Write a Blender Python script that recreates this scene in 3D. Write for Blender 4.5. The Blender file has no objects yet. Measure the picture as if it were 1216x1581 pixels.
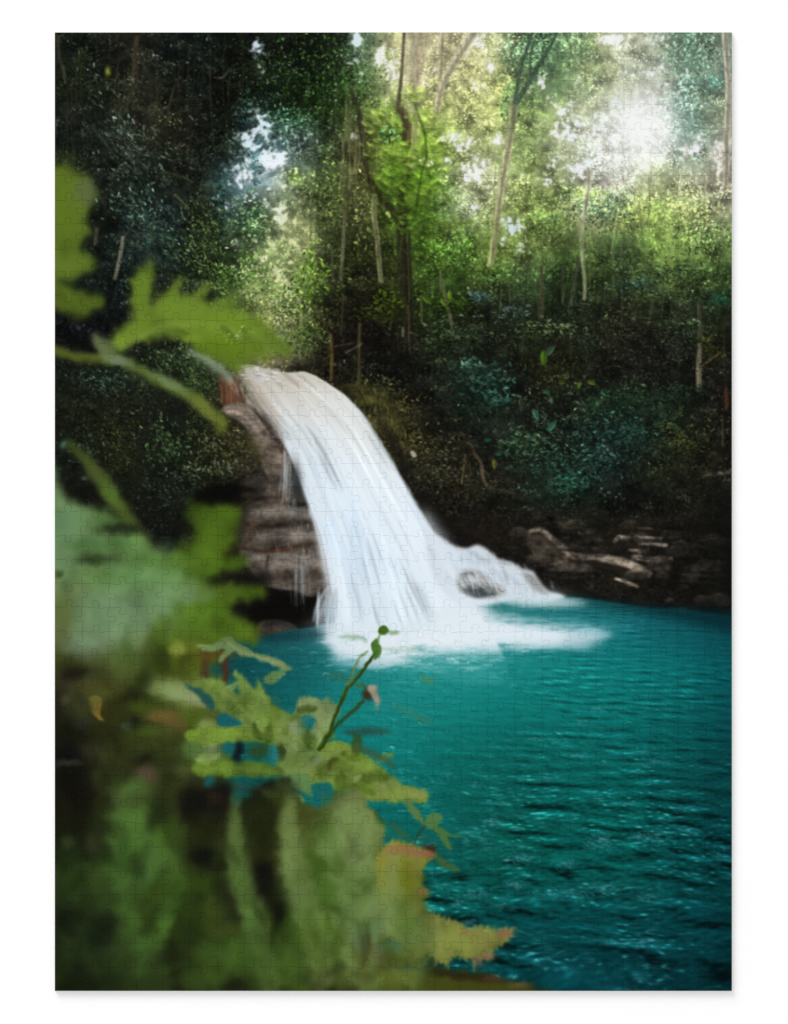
# A jigsaw puzzle, assembled, lying on a white tabletop and photographed from straight above.
# The puzzle is a flat thing: a thousand interlocking card pieces that carry one printed picture
# (a waterfall in a jungle).  Pieces, grooves, table and lights are real geometry; the print on
# the card is painted in code below, leaf by leaf and stroke by stroke.  No file is loaded.
import bpy, math
# ---------------------------------------------------------------- printed picture (painted in code)
import numpy as np, math
PX0, PY0, PW, PH = 85, 50, 1044, 1480          # the picture's corner and size in picture units
RS = np.random.RandomState

def taps(n, g, lo, hi):
    t = np.linspace(lo, hi, n); i = np.floor(t).astype(int); f = (t-i).astype(np.float32)
    b = [(1-f)**3/6, (3*f**3-6*f**2+4)/6, (-3*f**3+3*f**2+3*f+1)/6, f**3/6]
    return [(np.clip(i-1+k, 0, g-1), b[k]) for k in range(4)]

def vnoise(h, w, sy, sx, seed):
    """smooth random field with knots sy, sx apart"""
    gy, gx = int(h/sy)+5, int(w/sx)+5
    g = RS(seed).uniform(-1, 1, (gy, gx)).astype(np.float32)
    g = sum(g[:, i]*b for i, b in taps(w, gx, 1, 1+w/sx))
    return 1.7*sum(g[i]*b[:, None] for i, b in taps(h, gy, 1, 1+h/sy))

def fbm(h, w, sy, sx, seed, octs=4, gain=.55):
    o = 0; a = 1; t = 0
    for k in range(octs):
        o = o + a*vnoise(h, w, max(sy, 1.1), max(sx, 1.1), seed+k*13); t += a*a; a *= gain; sy /= 2; sx /= 2
    return o/math.sqrt(t)

def box1(a, r, ax):
    r = int(r)
    if r < 1: return a
    a = np.moveaxis(a, ax, 0)
    p = np.concatenate([np.repeat(a[:1], r+1, 0), a, np.repeat(a[-1:], r, 0)], 0)
    c = np.cumsum(p, 0, dtype=np.float64)
    return np.moveaxis(((c[2*r+1:] - c[:-2*r-1])/(2*r+1)).astype(np.float32), 0, ax)

def blur(a, s):
    """Gaussian-like blur, sigma s"""
    if s < .35: return a
    if s < 1.7:
        k = np.exp(-.5*(np.arange(-4, 5)/s)**2); k /= k.sum()
        for ax in (0, 1):
            m = np.moveaxis(a, ax, 0)
            p = np.concatenate([np.repeat(m[:1], 4, 0), m, np.repeat(m[-1:], 4, 0)], 0)
            m = sum(k[i]*p[i:i+m.shape[0]] for i in range(9)); a = np.moveaxis(m, 0, ax)
        return a.astype(np.float32)
    w = math.sqrt(12*s*s/3+1); r0 = int((w-1)//2); fr = (w-1)/2 - r0
    for k in range(3):
        r = r0 + (1 if k < round(3*fr) else 0)
        a = box1(box1(a, r, 0), r, 1)
    return a

def hexc(s): return np.array([int(s[i:i+2], 16)/255 for i in (0, 2, 4)], np.float32)
def col(c): return hexc(c) if isinstance(c, str) else np.array(c, np.float32)/(255 if max(c) > 1.001 else 1)

def spline(p, n=8, closed=True):
    p = np.array(p, float); m = len(p); out = []
    for i in range(m if closed else m-1):
        g = (lambda k: p[k % m]) if closed else (lambda k: p[min(max(k, 0), m-1)])
        a, b, c, d = g(i-1), g(i), g(i+1), g(i+2)
        for t in np.linspace(0, 1, n, endpoint=False):
            out.append(.5*((2*b)+(c-a)*t+(2*a-5*b+4*c-d)*t*t+(3*b-a-3*c+d)*t**3))
    if not closed: out.append(p[-1])
    return np.array(out)

def smooth(a, b, x):
    t = np.clip((x-a)/(b-a), 0, 1); return t*t*(3-2*t)

def polymask(pts, feather=0, ss=3):
    """anti-aliased mask of a polygon -> (slice, mask) on the canvas, or None"""
    p = np.array(pts, float) - (PX0, PY0); pad = int(feather*3)+2
    x0, y0 = np.floor(p.min(0)).astype(int)-pad; x1, y1 = np.ceil(p.max(0)).astype(int)+pad
    X0, Y0, X1, Y1 = max(x0, -pad), max(y0, -pad), min(x1, PW+pad), min(y1, PH+pad)
    if X1 <= X0+1 or Y1 <= Y0+1: return None
    h, w = Y1-Y0, X1-X0
    T = np.zeros((h*ss, w*ss+1), np.int16); q = (p-(X0, Y0))*ss
    for (ax, ay), (bx, by) in zip(q, np.roll(q, -1, 0)):
        if ay == by: continue
        if ay > by: ax, ay, bx, by = bx, by, ax, ay
        r = np.arange(max(0, math.ceil(ay-.5)), min(h*ss, math.ceil(by-.5)))
        if len(r) == 0: continue
        xx = np.clip(np.ceil(ax+(r+.5-ay)*(bx-ax)/(by-ay)-.5), 0, w*ss).astype(int)
        np.add.at(T, (r, xx), 1)
    m = (np.cumsum(T, 1)[:, :-1] & 1).astype(np.float32).reshape(h, ss, w, ss).mean((1, 3))
    m = blur(m, feather)
    cx0, cy0, cx1, cy1 = max(X0, 0), max(Y0, 0), min(X1, PW), min(Y1, PH)
    if cx1 <= cx0 or cy1 <= cy0: return None
    return (slice(cy0, cy1), slice(cx0, cx1)), m[cy0-Y0:cy1-Y0, cx0-X0:cx1-X0]

def lay(C, sl, m, c, a=1):
    m = (m*a)[..., None]; s = C[sl]; C[sl] = s + (c-s)*m

def fill(C, pts, c, feather=0, a=1, sm=True, tex=None, n=6):
    pts = spline(pts, n) if sm else pts
    r = polymask(pts, feather)
    if r is None: return
    sl, m = r; c = col(c)
    if tex is not None: c = np.clip(c*tex[sl][..., None], 0, 1)
    lay(C, sl, m, c, a)

def ribbon(pts, ws, n=8):
    p = spline(pts, n, False); k = np.linspace(0, 1, len(p))
    w = np.interp(k, np.linspace(0, 1, len(ws)), ws)/2
    d = np.gradient(p, axis=0); d /= np.maximum(np.linalg.norm(d, axis=1, keepdims=True), 1e-6)
    nn = np.stack([-d[:, 1], d[:, 0]], 1)*w[:, None]
    return np.concatenate([p+nn, (p-nn)[::-1]])

def stroke(C, pts, ws, c, feather=.5, a=1, tex=None, side=0):
    """tapered stroke; side darkens one flank (a round trunk lit from one side)"""
    r = ribbon(pts, ws if hasattr(ws, '__len__') else [ws, ws])
    fill(C, r, c, feather, a, False, tex)
    if side:
        w = max(ws) if hasattr(ws, '__len__') else ws
        q = [(x+side*w*.28, y) for x, y in pts]
        fill(C, ribbon(q, [v*.45 for v in (ws if hasattr(ws, '__len__') else [ws, ws])]), [v*.55 for v in col(c)], max(.8, w*.1), a*.7, False)

def blob(C, x, y, rx, ry, c, a=1, ang=0, soft=1.0):
    """Gaussian dab"""
    R = int(max(rx, ry)*2.6)+2; cx, cy = x-PX0, y-PY0
    x0, x1, y0, y1 = max(0, int(cx-R)), min(PW, int(cx+R)+1), max(0, int(cy-R)), min(PH, int(cy+R)+1)
    if x1 <= x0 or y1 <= y0: return
    Y, X = np.mgrid[y0:y1, x0:x1].astype(np.float32); X -= cx; Y -= cy
    ca, sa = math.cos(ang), math.sin(ang); U = (X*ca+Y*sa)/rx; V = (-X*sa+Y*ca)/ry
    m = np.exp(-(U*U+V*V)**soft) if soft != 1 else np.exp(-(U*U+V*V))
    lay(C, (slice(y0, y1), slice(x0, x1)), m, col(c), a)

_leaf = {}
def leafstamp(L, wr, k, na=16):
    key = (L, wr, k)
    if key not in _leaf:
        a = k*2*math.pi/na; R = int(L/2)+2; ss = 4; n = 2*R+1
        g = (np.arange(n*ss)+.5)/ss-R-.5
        X, Y = np.meshgrid(g, g); U = (X*math.cos(a)+Y*math.sin(a))/(L/2); V = (-X*math.sin(a)+Y*math.cos(a))/(L/2)
        hw = wr*np.clip(1-U*U, 0, 1)**.8*(1-.35*U)
        ins = ((np.abs(V) < hw) & (np.abs(U) < 1)).astype(np.float32)
        sh = 1+.16*np.where(V > 0, 1, -1)-.25*(np.abs(V) < .08)*(L > 8)
        m = ins.reshape(n, ss, n, ss).mean((1, 3)); s = (ins*sh).reshape(n, ss, n, ss).mean((1, 3))/np.maximum(m, 1e-3)
        _leaf[key] = (R, m[..., None].astype(np.float32), s[..., None].astype(np.float32))
    return _leaf[key]

def leaves(C, xs, ys, L, cs, rng, wr=.38, ang=None, spread=1.0, alpha=.95):
    """stamp leaves: positions in picture units, lengths L, colours cs (n,3)"""
    n = len(xs); ks = rng.randint(0, 16, n) if ang is None else np.round((ang+rng.normal(0, spread, n))*16/(2*math.pi)).astype(int) % 16
    Ls = np.clip(np.round(L*2)/2, 2, 40); X = np.round(xs-PX0).astype(int); Y = np.round(ys-PY0).astype(int)
    for i in range(n):
        R, m, s = leafstamp(float(Ls[i]), wr, int(ks[i]))
        x, y = X[i], Y[i]
        if x < R or y < R or x >= PW-R or y >= PH-R:
            ax, ay, bx, by = max(0, R-x), max(0, R-y), min(2*R+1, PW+R-x), min(2*R+1, PH+R-y)
            if bx <= ax or by <= ay: continue
            m = m[ay:by, ax:bx]; s = s[ay:by, ax:bx]; t = C[y-R+ay:y-R+by, x-R+ax:x-R+bx]
        else: t = C[y-R:y+R+1, x-R:x+R+1]
        t += (cs[i]*s-t)*(m*alpha)

def at(M, xs, ys):
    return M[np.clip((ys-PY0).astype(int), 0, PH-1), np.clip((xs-PX0).astype(int), 0, PW-1)]

def guide(rows, x0, dx, y0, dy):
    g = np.array([[hexc(c) for c in r.split()] for r in rows])
    gy, gx = g.shape[:2]
    ty = np.clip((np.arange(PH)+PY0-y0)/dy, 0, gy-1); tx = np.clip((np.arange(PW)+PX0-x0)/dx, 0, gx-1)
    def lin(t, n):
        i = np.minimum(t.astype(int), n-2); f = t-i; f = f*f*(3-2*f)*.4+f*.6
        w = np.zeros((len(t), n), np.float32); w[np.arange(len(t)), i] = 1-f; w[np.arange(len(t)), i+1] += f; return w
    wy, wx = lin(ty, gy), lin(tx, gx)
    return blur(np.stack([wy @ g[..., k] @ wx.T for k in range(3)], -1).astype(np.float32), 9)

JUNGLE = [  # mean colours of the jungle every 50 units from (110, 75)
"121512 141512 1c1b15 111412 101312 11150f 1a231a 121c0f 14200f 4a6f58 b9bd85 9c987a a9a983 b3c08f 4b6f4d 4a7350 7d9462 b5bda5 8fa08a 4b7560 6b7f6e",
"151a10 14150f 22221a 141612 0f1110 12160e 20301d 13210f 162a10 3f6a30 c3cc98 a3a27a a3aa70 a9b86a 4c7048 4d7548 789255 93a57c a3b0a0 4f7a66 6a8574",
"131613 181d18 22231b 1a1b12 101110 10150f 1e3a33 1e3a17 1e3314 4b5f2a 6f8f33 8ca34a 9dac6b a3b46a 5d7d3f 82985c a5b592 c5d0c5 d5d9d5 4f8070 7c8a6b",
"101211 181c19 232923 1b1a13 121311 1c2a1e 7fa3ac 5a7a78 2b3d20 504f30 5d8a22 7ba52e 8da26a a8b97c 71904a 98aa7a bfcabc dbe0dc e3e6e3 6d9a8c 8c9688",
"151811 131614 1b211e 161a16 151812 4f7078 a9c3cc 6f8a55 3f5225 55592f 4a7d14 568a18 a0b083 b3c095 7f9950 6f8a4a b0bda5 cdd5c8 9cb56a a5b28c 9a9a86",
"141712 11150f 1c2824 192220 171a11 3b5a4b 587352 7f9060 36451d 4b5030 3c5716 3f6f12 7f9570 8ea06c 7c9648 627f38 97ab7a 7f9c45 86a548 8ba258 84926a",
"111412 121614 232a27 1a2723 1b2113 2f4a2a 6f8a55 a3b475 34421d 2f3819 33401b 3a6013 4f762a 556f2a 62783f 3a5222 42592a 2c4526 5c8130 65853a 4a6530",
"0e1110 0e1110 151a17 19201a 1a2015 3a5225 7d9a58 6f8f45 2c3a17 222515 2a3016 33501a 2c4a17 3b5222 37502a 253a1c 2c3b1c 2a3a1e 3f5628 3c5526 2c4420",
"0d0f10 0d0f10 0f1112 14180f 1a2012 3f5a20 8fa35f 5f7a3a 1c200f 17150f 20260f 1f2d11 1c2214 1b2218 22331c 182016 1c2518 22281a 26331f 252b1e 1c2718",
"0c0d0d 0c0d0d 101210 121610 1a2414 4f6a2a 8c9660 4c5a2c 1e1a14 15120f 151510 1c2414 1f2a16 191f16 1c2213 1d2416 1a2218 1f2119 1c1e18 1a211a 1a1d12",
"121915 172019 1c281a 1c2717 2a3a1e 4a5030 6a6a48 2a281c 16140f 1c1d14 121210 161a14 1d2a20 1c2b22 191c12 20240f 1a1d14 181814 161814 181b16 161613",
"13180f 1a1e14 171c14 131512 181d13 3c2f1c 4a4538 2a281c 2a281c 353a1e 2a2c16 181913 15201a 172820 191c14 1c241a 1c2c20 1a2c1c 18281d 172015 181613",
"161b14 1c2213 161b13 1a2416 182011 3c3a20 4a4038 4a4038 3a3424 3c3c1c 3c3c1c 1e1d13 1a1b14 1a211b 1d2b1f 1c281d 172620 1a2f28 1c2a1f 1b2416 1a1b14",
"121712 1e2512 1b2113 18241a 151b10 2f2a1a 4a4238 4a4238 4a4238 2a2a18 26281a 24261a 232317 1d1f17 1e2b20 1b2f22 172823 16211d 1a2314 1d2015 1e1c15",
"0f110f 0f110f 131611 151c14 151a12 14110e 4f463e 4f463e 4f463e 1c1a14 1c1a14 1c1a14 1f1d15 1d1e15 1a2119 1a2e22 15211b 131512 151713 1a1d14 161814",
"0f110f 0f110f 101210 0e100e 0e0f0e 14110e 4f463e 4f463e 4f463e 1c1a14 161412 161412 161412 171512 171512 1a1612 191a13 1a1913 1c1b17 131411 0d0e0c",
"0f110f 0f110f 101210 0e100e 0e0f0e 14110e 2a2520 2a2520 2a2520 1c1a14 161412 161412 161412 151516 151516 1e1b18 1d1a17 1d1b18 181714 10110f 0c0d0b",
"0f110f 0f110f 101210 0e100e 0e0f0e 0e0c0b 0e0c0b 0e0c0b 0e0c0b 1c1a14 161412 161412 161412 151516 151516 141210 100f0e 121110 100f0e 0e0e0d 0c0d0c"]

UNDER = [   # mean colours of the out-of-focus plants in front, every 50 units from (110, 775)
"6a9460 5a8a45 3f6a2a 2f4a18 35500f 4a6f12 4a6f12 4a6f12 5f7f30 6f8f40 8a8a2a 7a8a30 6a7a2a 5a6a20",
"6f9c6c 5c8c44 4f8236 4a7a20 476f12 4a7012 4a7012 4a7012 5f7f30 6f8f40 8a8a2a 7a8a30 6a7a2a 5a6a20",
"66905a 5a8a40 4d8030 4f8030 4a7415 446a10 446a10 4a7012 5f7f30 6f8f40 8a8a2a 7a8a30 6a7a2a 5a6a20",
"648450 6f9c70 6a986a 68925c 527c1c 446a10 446a10 4a7012 5f7f30 6f8f40 8a8a2a 7a8a30 6a7a2a 5a6a20",
"66784c 7d9a74 70935f 5a8035 4a7010 4a6b10 4a6b10 4a7012 5f7f30 6f8f40 8a8a2a 7a8a30 6a7a2a 5a6a20",
"3a4418 46582a 55702a 3f5210 5c7414 4f6f18 557020 5f7f30 5f7f30 6f8f40 8a8a2a 7a8a30 6a7a2a 5a6a20",
"28271a 3c3a12 2c3510 506e20 7e9650 6f9830 6f9430 6f8f40 6f8f40 6f8f40 8a8a2a 7a8a30 6a7a2a 5a6a20",
"1e2414 2e3414 2f3d14 4a5620 56661f 62802a 6f9030 6f8f40 5f8030 6f8f40 8a8a2a 7a8a30 6a7a2a 5a6a20",
"1a1c14 2a2e14 2c3414 31401a 527028 4a7022 668624 68882e 507020 6a8428 6a8428 7a8a30 6a7a2a 5a6a20",
"1a1a10 20220f 44602a 435420 2a2e18 25301a 2f3a18 46561a 70864a 788c48 8a8a2a 7a8a30 6a7a2a 5a6a20",
"1f2212 283416 456f2a 35481a 24260f 3a4a20 253510 5a6f2a 5f8a30 7a9a44 7a902c 7a8a30 6a7a2a 5a6a20",
"1c2a12 2e481a 44702a 456a22 2a340f 4f6a26 2c3012 62843a 4f7a20 6a8f3c 72903a 6a841c 6a7a2a 5a6a20",
"20301a 30481a 3f6620 3f6a1a 3a5a1a 385020 2c3812 4a6a2a 456f1a 5a8034 6a8c48 66861c 7a8a38 7a8a38",
"182211 25351a 365a1f 3a5c18 3c5a18 456a20 3f6018 3f6a18 44651c 486a30 5a8034 6a8034 7a8c3a 7a8c3a",
"1f2c16 22301a 37581e 2c4014 38571a 406a20 3a5c18 40601a 3f5a18 4f5a2a 46601c 44601c 5a6a28 5a6a28",
"1c2c10 202c12 35521c 283414 34501a 2a3a14 3a5a18 35480f 30380f 464a18 5f7a20 4a5a12 3f4412 3f4412"]

def paint_jungle():
    rng = RS(11); G = guide(JUNGLE, 110, 50, 75, 50)
    x, y = (np.arange(PW)+PX0)[None], (np.arange(PH)+PY0)[:, None]
    k = 1+.16*smooth(620, 720, x)*np.exp(-((y-385)/75.)**2)+.08*smooth(600, 700, x)*smooth(280, 200, y)+.22*smooth(360, 300, x)*smooth(700, 560, y)
    G = np.clip(G*k[..., None]+(smooth(400, 320, x)*smooth(520, 420, y))[..., None]*np.array([0, .012, .004], np.float32), 0, 1)
    C = G*.8; XX, YY = np.meshgrid(np.arange(PW)+PX0, np.arange(PH)+PY0)
    lum = G @ np.array([.3, .59, .11], np.float32)
    clump = fbm(PH, PW, 34, 38, 5, 4); fine = fbm(PH, PW, 9, 9, 91, 3)
    depth = smooth(.10, .45, lum)                       # 0 in the dark thicket .. 1 in the sunlit far foliage
    mid = fbm(PH, PW, 15, 16, 17, 3)
    C *= np.clip(.80+.16*clump+.22*mid+.15*fine, .2, 2)[..., None]
    tints = np.array([[1.03, 1, .86], [.92, 1.0, 1.04], [.98, 1.03, .88], [1.06, .98, .94], [.92, 1.0, 1.0]], np.float32)
    n = 2600; X = rng.uniform(PX0-10, PX0+PW+10, n); Y = np.sort(rng.uniform(PY0-10, 965, n)); R = rng.uniform(8, 26, n)*np.where(rng.rand(n) < .2, 1.4, 1)
    xs, ys, cs, ln, lv = [], [], [], [], []
    for x, y, r in zip(X, Y, R):
        g = G[int(np.clip(y-PY0, 0, PH-1)), int(np.clip(x-PX0, 0, PW-1))]; d = float(depth[int(np.clip(y-PY0, 0, PH-1)), int(np.clip(x-PX0, 0, PW-1))])
        k = int(r*(2.3 if d < .5 else 1.8)); a = rng.rand(k)*6.283; q = np.sqrt(rng.rand(k))
        px, py = np.cos(a)*q*r*1.25, np.sin(a)*q*r*.8
        o = np.argsort(-py) if rng.rand() < .5 else rng.permutation(k)
        top = np.clip(.5-.5*py/(r*.8), 0, 1)
        f = (.50+.85*top**1.4)*np.exp(rng.normal(0, .22, k))*np.exp(rng.normal(0, .22))
        f = 1+(f-1)*(1.15-.5*d)
        f = np.where((d < .35) & (rng.rand(k) < .05), f*rng.uniform(1.4, 2.4, k), f)
        t = tints[rng.randint(0, 5)]
        xs.append((x+px)[o]); ys.append((y+py)[o]); cs.append((g*t*f[:, None])[o]); ln.append(rng.uniform(2.6, 5.6, k)*(1.15-.3*d)); lv.append(np.full(k, 0))
    xs, ys, ln = np.concatenate(xs), np.concatenate(ys), np.concatenate(ln); cs = np.clip(np.concatenate(cs), 0, 1).astype(np.float32)
    leaves(C, xs, ys, ln, cs, rng, .42, .8, 1.0, .72)
    return C, G, depth, clump

def grain(C, G, depth):
    """lacy light and dark of small leaves, and paler colour with distance"""
    n3, n6, n12 = fbm(PH, PW, 3.2, 3.2, 701, 2), fbm(PH, PW, 6.5, 7.5, 702, 2), fbm(PH, PW, 13, 15, 703, 2)
    e = .17*n3+.16*n6+.12*n12
    C *= np.exp(e*(1.1-.3*depth)-.01)[..., None]
    C += (smooth(.5, 1.5, n3*.7+n6*.7)*depth)[..., None]*np.array([.08, .10, .05], np.float32)
    y = (C @ np.array([.35, .55, .10], np.float32))[..., None]*np.array([.98, 1.01, .90], np.float32)
    C += (y-C)*(.08+.12*depth)[..., None]

def skyholes(C, rng):
    # (x, y, rx, ry, how open 0..1, tint)
    H = [(985, 195, 34, 46, 1.0, 'f4f6f4'), (960, 200, 95, 75, .55, 'eef2f2'), (880, 190, 40, 60, .5, 'e6ecec'), (870, 255, 40, 40, .5, 'eef2ee'), (1000, 130, 60, 40, .35, 'e4eaec'),
         (420, 248, 30, 18, 1.05, 'f4f9fd'), (374, 272, 26, 34, .85, 'e8f2fc'), (402, 195, 22, 36, .6, 'd8ecf6'), (455, 212, 46, 22, .35, 'd8ecf4'), (430, 290, 22, 12, .4, 'e0ecec'), (384, 220, 30, 20, .7, 'd8eaf6'), (398, 75, 10, 12, .8, 'cfdcf0'), (400, 108, 12, 10, .7, 'd4e4f0'), (360, 225, 20, 22, .35, 'cfe2ea'),
         (548, 62, 12, 14, .75, 'dcecf4'), (545, 90, 12, 24, .5, 'd4e8ee'), (584, 85, 14, 22, .7, 'f0f4ee'), (592, 150, 12, 16, .6, 'eef2e4'), (605, 110, 16, 26, .45, 'f2f2ea'),
         (738, 64, 16, 10, .95, 'f6f6f4'), (752, 105, 14, 16, .8, 'f2f2f0'), (715, 80, 12, 14, .6, 'f2f2ee'), (745, 135, 20, 18, .4, 'f0f2ea'), (670, 105, 8, 10, .5, 'f2f2ee'),
         (712, 222, 24, 22, .55, 'f0f4f2'), (765, 218, 16, 14, .75, 'f2f6f2'), (736, 262, 24, 24, .75, 'f2f4f2'), (715, 285, 12, 22, .55, 'eef4f0'), (728, 318, 14, 20, .6, 'e6f0ee'), (690, 248, 8, 8, .6, 'f2f6f0'), (655, 246, 10, 8, .7, 'f0f4f4'), (680, 215, 10, 8, .5, 'f2f4ee'),
         (838, 278, 20, 14, .9, 'f6f8f6'), (870, 210, 24, 26, .7, 'f0f4f4'), (895, 262, 22, 18, .7, 'f2f6f2'), (835, 130, 22, 14, .5, 'eaf0ea'), (850, 160, 20, 20, .45, 'eaf0ec'), (890, 120, 30, 24, .3, 'e6ecea'),
         (790, 350, 24, 18, .75, 'cfe0e4'), (776, 362, 14, 16, .7, 'd8e6e8'), (798, 338, 18, 10, .7, 'dceaea'), (802, 385, 10, 12, .55, 'bed2d4'), (730, 328, 10, 8, .6, 'dceae6'),
         (940, 62, 18, 10, .9, 'f4f4f4'), (1010, 62, 22, 10, .65, 'eceef2'), (1015, 105, 14, 14, .6, 'e8ecee'), (1072, 228, 30, 22, .6, 'f2f2f2'), (1050, 205, 26, 14, .5, 'e8eeee'), (1108, 240, 10, 30, .7, 'f4ece2'), (1020, 250, 20, 10, .4, 'f0f4ec'),
         (432, 335, 14, 18, .8, 'e8f0ec'), (368, 375, 12, 8, .7, 'd8e2ea'), (545, 210, 7, 6, .9, 'd4d4ec'), (552, 195, 8, 8, .5, 'dcdce4'), (595, 178, 8, 6, .4, 'c8e0dc'), (598, 330, 5, 14, .8, 'd8e08a'), (440, 420, 40, 34, .35, 'd0dcae'), (410, 390, 35, 30, .3, 'dce4bc'), (455, 360, 22, 45, .5, 'dce2a4'),
         (372, 455, 10, 16, .6, 'd8c8b0'), (395, 520, 20, 14, .45, 'e2dca2'), (405, 545, 16, 10, .55, 'dcd6a0')]
    O = np.full((PH, PW), -1., np.float32); K = np.zeros((PH, PW, 3), np.float32); W = np.full((PH, PW), 1e-4, np.float32)
    Y, X = np.mgrid[0:PH, 0:PW].astype(np.float32); X += PX0; Y += PY0
    for x, y, rx, ry, o, t in H:
        sl = (slice(max(0, int(y-PY0-3*ry)), int(y-PY0+3*ry)+1), slice(max(0, int(x-PX0-3*rx)), int(x-PX0+3*rx)+1))
        g = np.exp(-((X[sl]-x)/(rx*1.25))**2-((Y[sl]-y)/(ry*1.25))**2)
        O[sl] = np.maximum(O[sl], g*(.6+1.5*o)-1); K[sl] += g[..., None]*col(t); W[sl] += g
    K /= W[..., None]
    n = .32*fbm(PH, PW, 20, 17, 301, 2)+.55*fbm(PH, PW, 8, 7.5, 302, 2)+.66*fbm(PH, PW, 3.6, 3.4, 303, 2)
    m = smooth(.0, .62, O*.62+n*.66-.02)*smooth(-.98, -.7, O)
    halo = smooth(-.6, .8, blur(O, 8))*.22
    lay(C, (slice(None), slice(None)), halo, K*.95); lay(C, (slice(None), slice(None)), blur(m, .5), K, .95)

def cluster(C, rng, x, y, rx, ry, n, L, cols, wr=.4, ang=None, spread=1, alpha=.95, var=.3, gauss=True):
    """a clump of leaves in a few tones, dark ones first"""
    if gauss: xs, ys = x+rng.normal(0, .55, n)*rx, y+rng.normal(0, .55, n)*ry
    else:
        r = np.sqrt(rng.rand(n)); t = rng.rand(n)*6.283; xs, ys = x+r*np.cos(t)*rx, y+r*np.sin(t)*ry
    P = np.array([col(c) for c in cols]); k = np.sort(np.minimum((rng.rand(n)*len(cols)).astype(int), len(cols)-1))
    k = np.where(rng.rand(n) < .3, rng.permutation(k), k)
    cs = np.clip(P[k]*np.exp(rng.normal(0, var, (n, 1)))*(1-.38*np.clip((ys-y)/ry, -1, 1))[:, None], 0, 1).astype(np.float32)
    leaves(C, xs, ys, rng.uniform(L*.6, L*1.3, n), cs, rng, wr, ang, spread, alpha)

def paint_crowns(C):
    rng = RS(4)
    cluster(C, rng, 660, 130, 40, 26, 250, 5, ['9aa870', 'b4bc80', 'c4c894'], alpha=.6)
    cluster(C, rng, 815, 85, 42, 34, 700, 6, ['2c5040', '3c6a4c', '4c7c58', '6c9470'], alpha=.7)
    cluster(C, rng, 790, 155, 16, 30, 300, 6, ['2c4c30', '3a6038', '56803e'], alpha=.8)
    cluster(C, rng, 880, 70, 36, 26, 500, 6, ['3c6a48', '4e7c50', '6c9460'], alpha=.6)
    cluster(C, rng, 1065, 90, 40, 45, 700, 6, ['3c6a5a', '4a7a64', '5c8c74', '80a890'], alpha=.6)
    cluster(C, rng, 1055, 165, 30, 36, 420, 6, ['3f7a70', '4f8a78', '5f9280', '90b4a4'], alpha=.6)
    cluster(C, rng, 1100, 130, 18, 16, 160, 5, ['2c6458', '3c7464'], alpha=.7)
    # dark crown masses of the middle distance
    for x, y, rx, ry, n, cs in ((920, 325, 50, 24, 520, ['142418', '203a26', '2c4a2e', '44684a']), (960, 315, 22, 24, 240, ['16281e', '264430', '3a6044']), (840, 345, 40, 24, 420, ['1e3418', '2e4c22', '46682e']), (770, 425, 36, 22, 260, ['1a3014', '2a4a1e', '487438']), (1085, 365, 40, 26, 400, ['1a3014', '2e4c20', '507834', '7a9c5c']),
                              (905, 300, 30, 14, 200, ['3c6420', '5a8430', '7ca044']), (700, 385, 40, 22, 320, ['1c340e', '2e5416', '4a7c22']), (500, 300, 24, 40, 330, ['1a2810', '34481c', '5c7c30']), (455, 275, 16, 14, 90, ['4c6a24', '7c9a3c']), (390, 345, 22, 40, 330, ['12281a', '1e4424', '386a34', '6c9a5c']),
                              (340, 330, 10, 60, 200, ['06140f', '0c2420', '163c30']), (560, 340, 22, 60, 300, ['28301a', '48542c', '7c8848']), (690, 310, 20, 30, 160, ['5c7c3a', '7c9850']), (1060, 320, 44, 18, 240, ['6c8838', '8ca450', 'a8b86c']), (1000, 330, 40, 30, 240, ['4c7420', '6c942c', '88b03c'])):
        cluster(C, rng, x, y, rx, ry, n, 5.5, cs, .42, None, 1, .75, .22)
    cluster(C, rng, 395, 250, 8, 34, 130, 6, ['0e3a40', '1c5058', '3c7078'], alpha=.85)
    cluster(C, rng, 440, 190, 40, 26, 420, 5.5, ['10261c', '1c4430', '2e5c44', '487858'], alpha=.85)
    cluster(C, rng, 375, 190, 16, 40, 180, 6, ['081c1e', '10302e', '1c4840'], alpha=.9)
    cluster(C, rng, 490, 110, 90, 60, 900, 5.5, ['0c1c0a', '14300e', '22480f', '3a6a1e'], alpha=.8)

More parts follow.
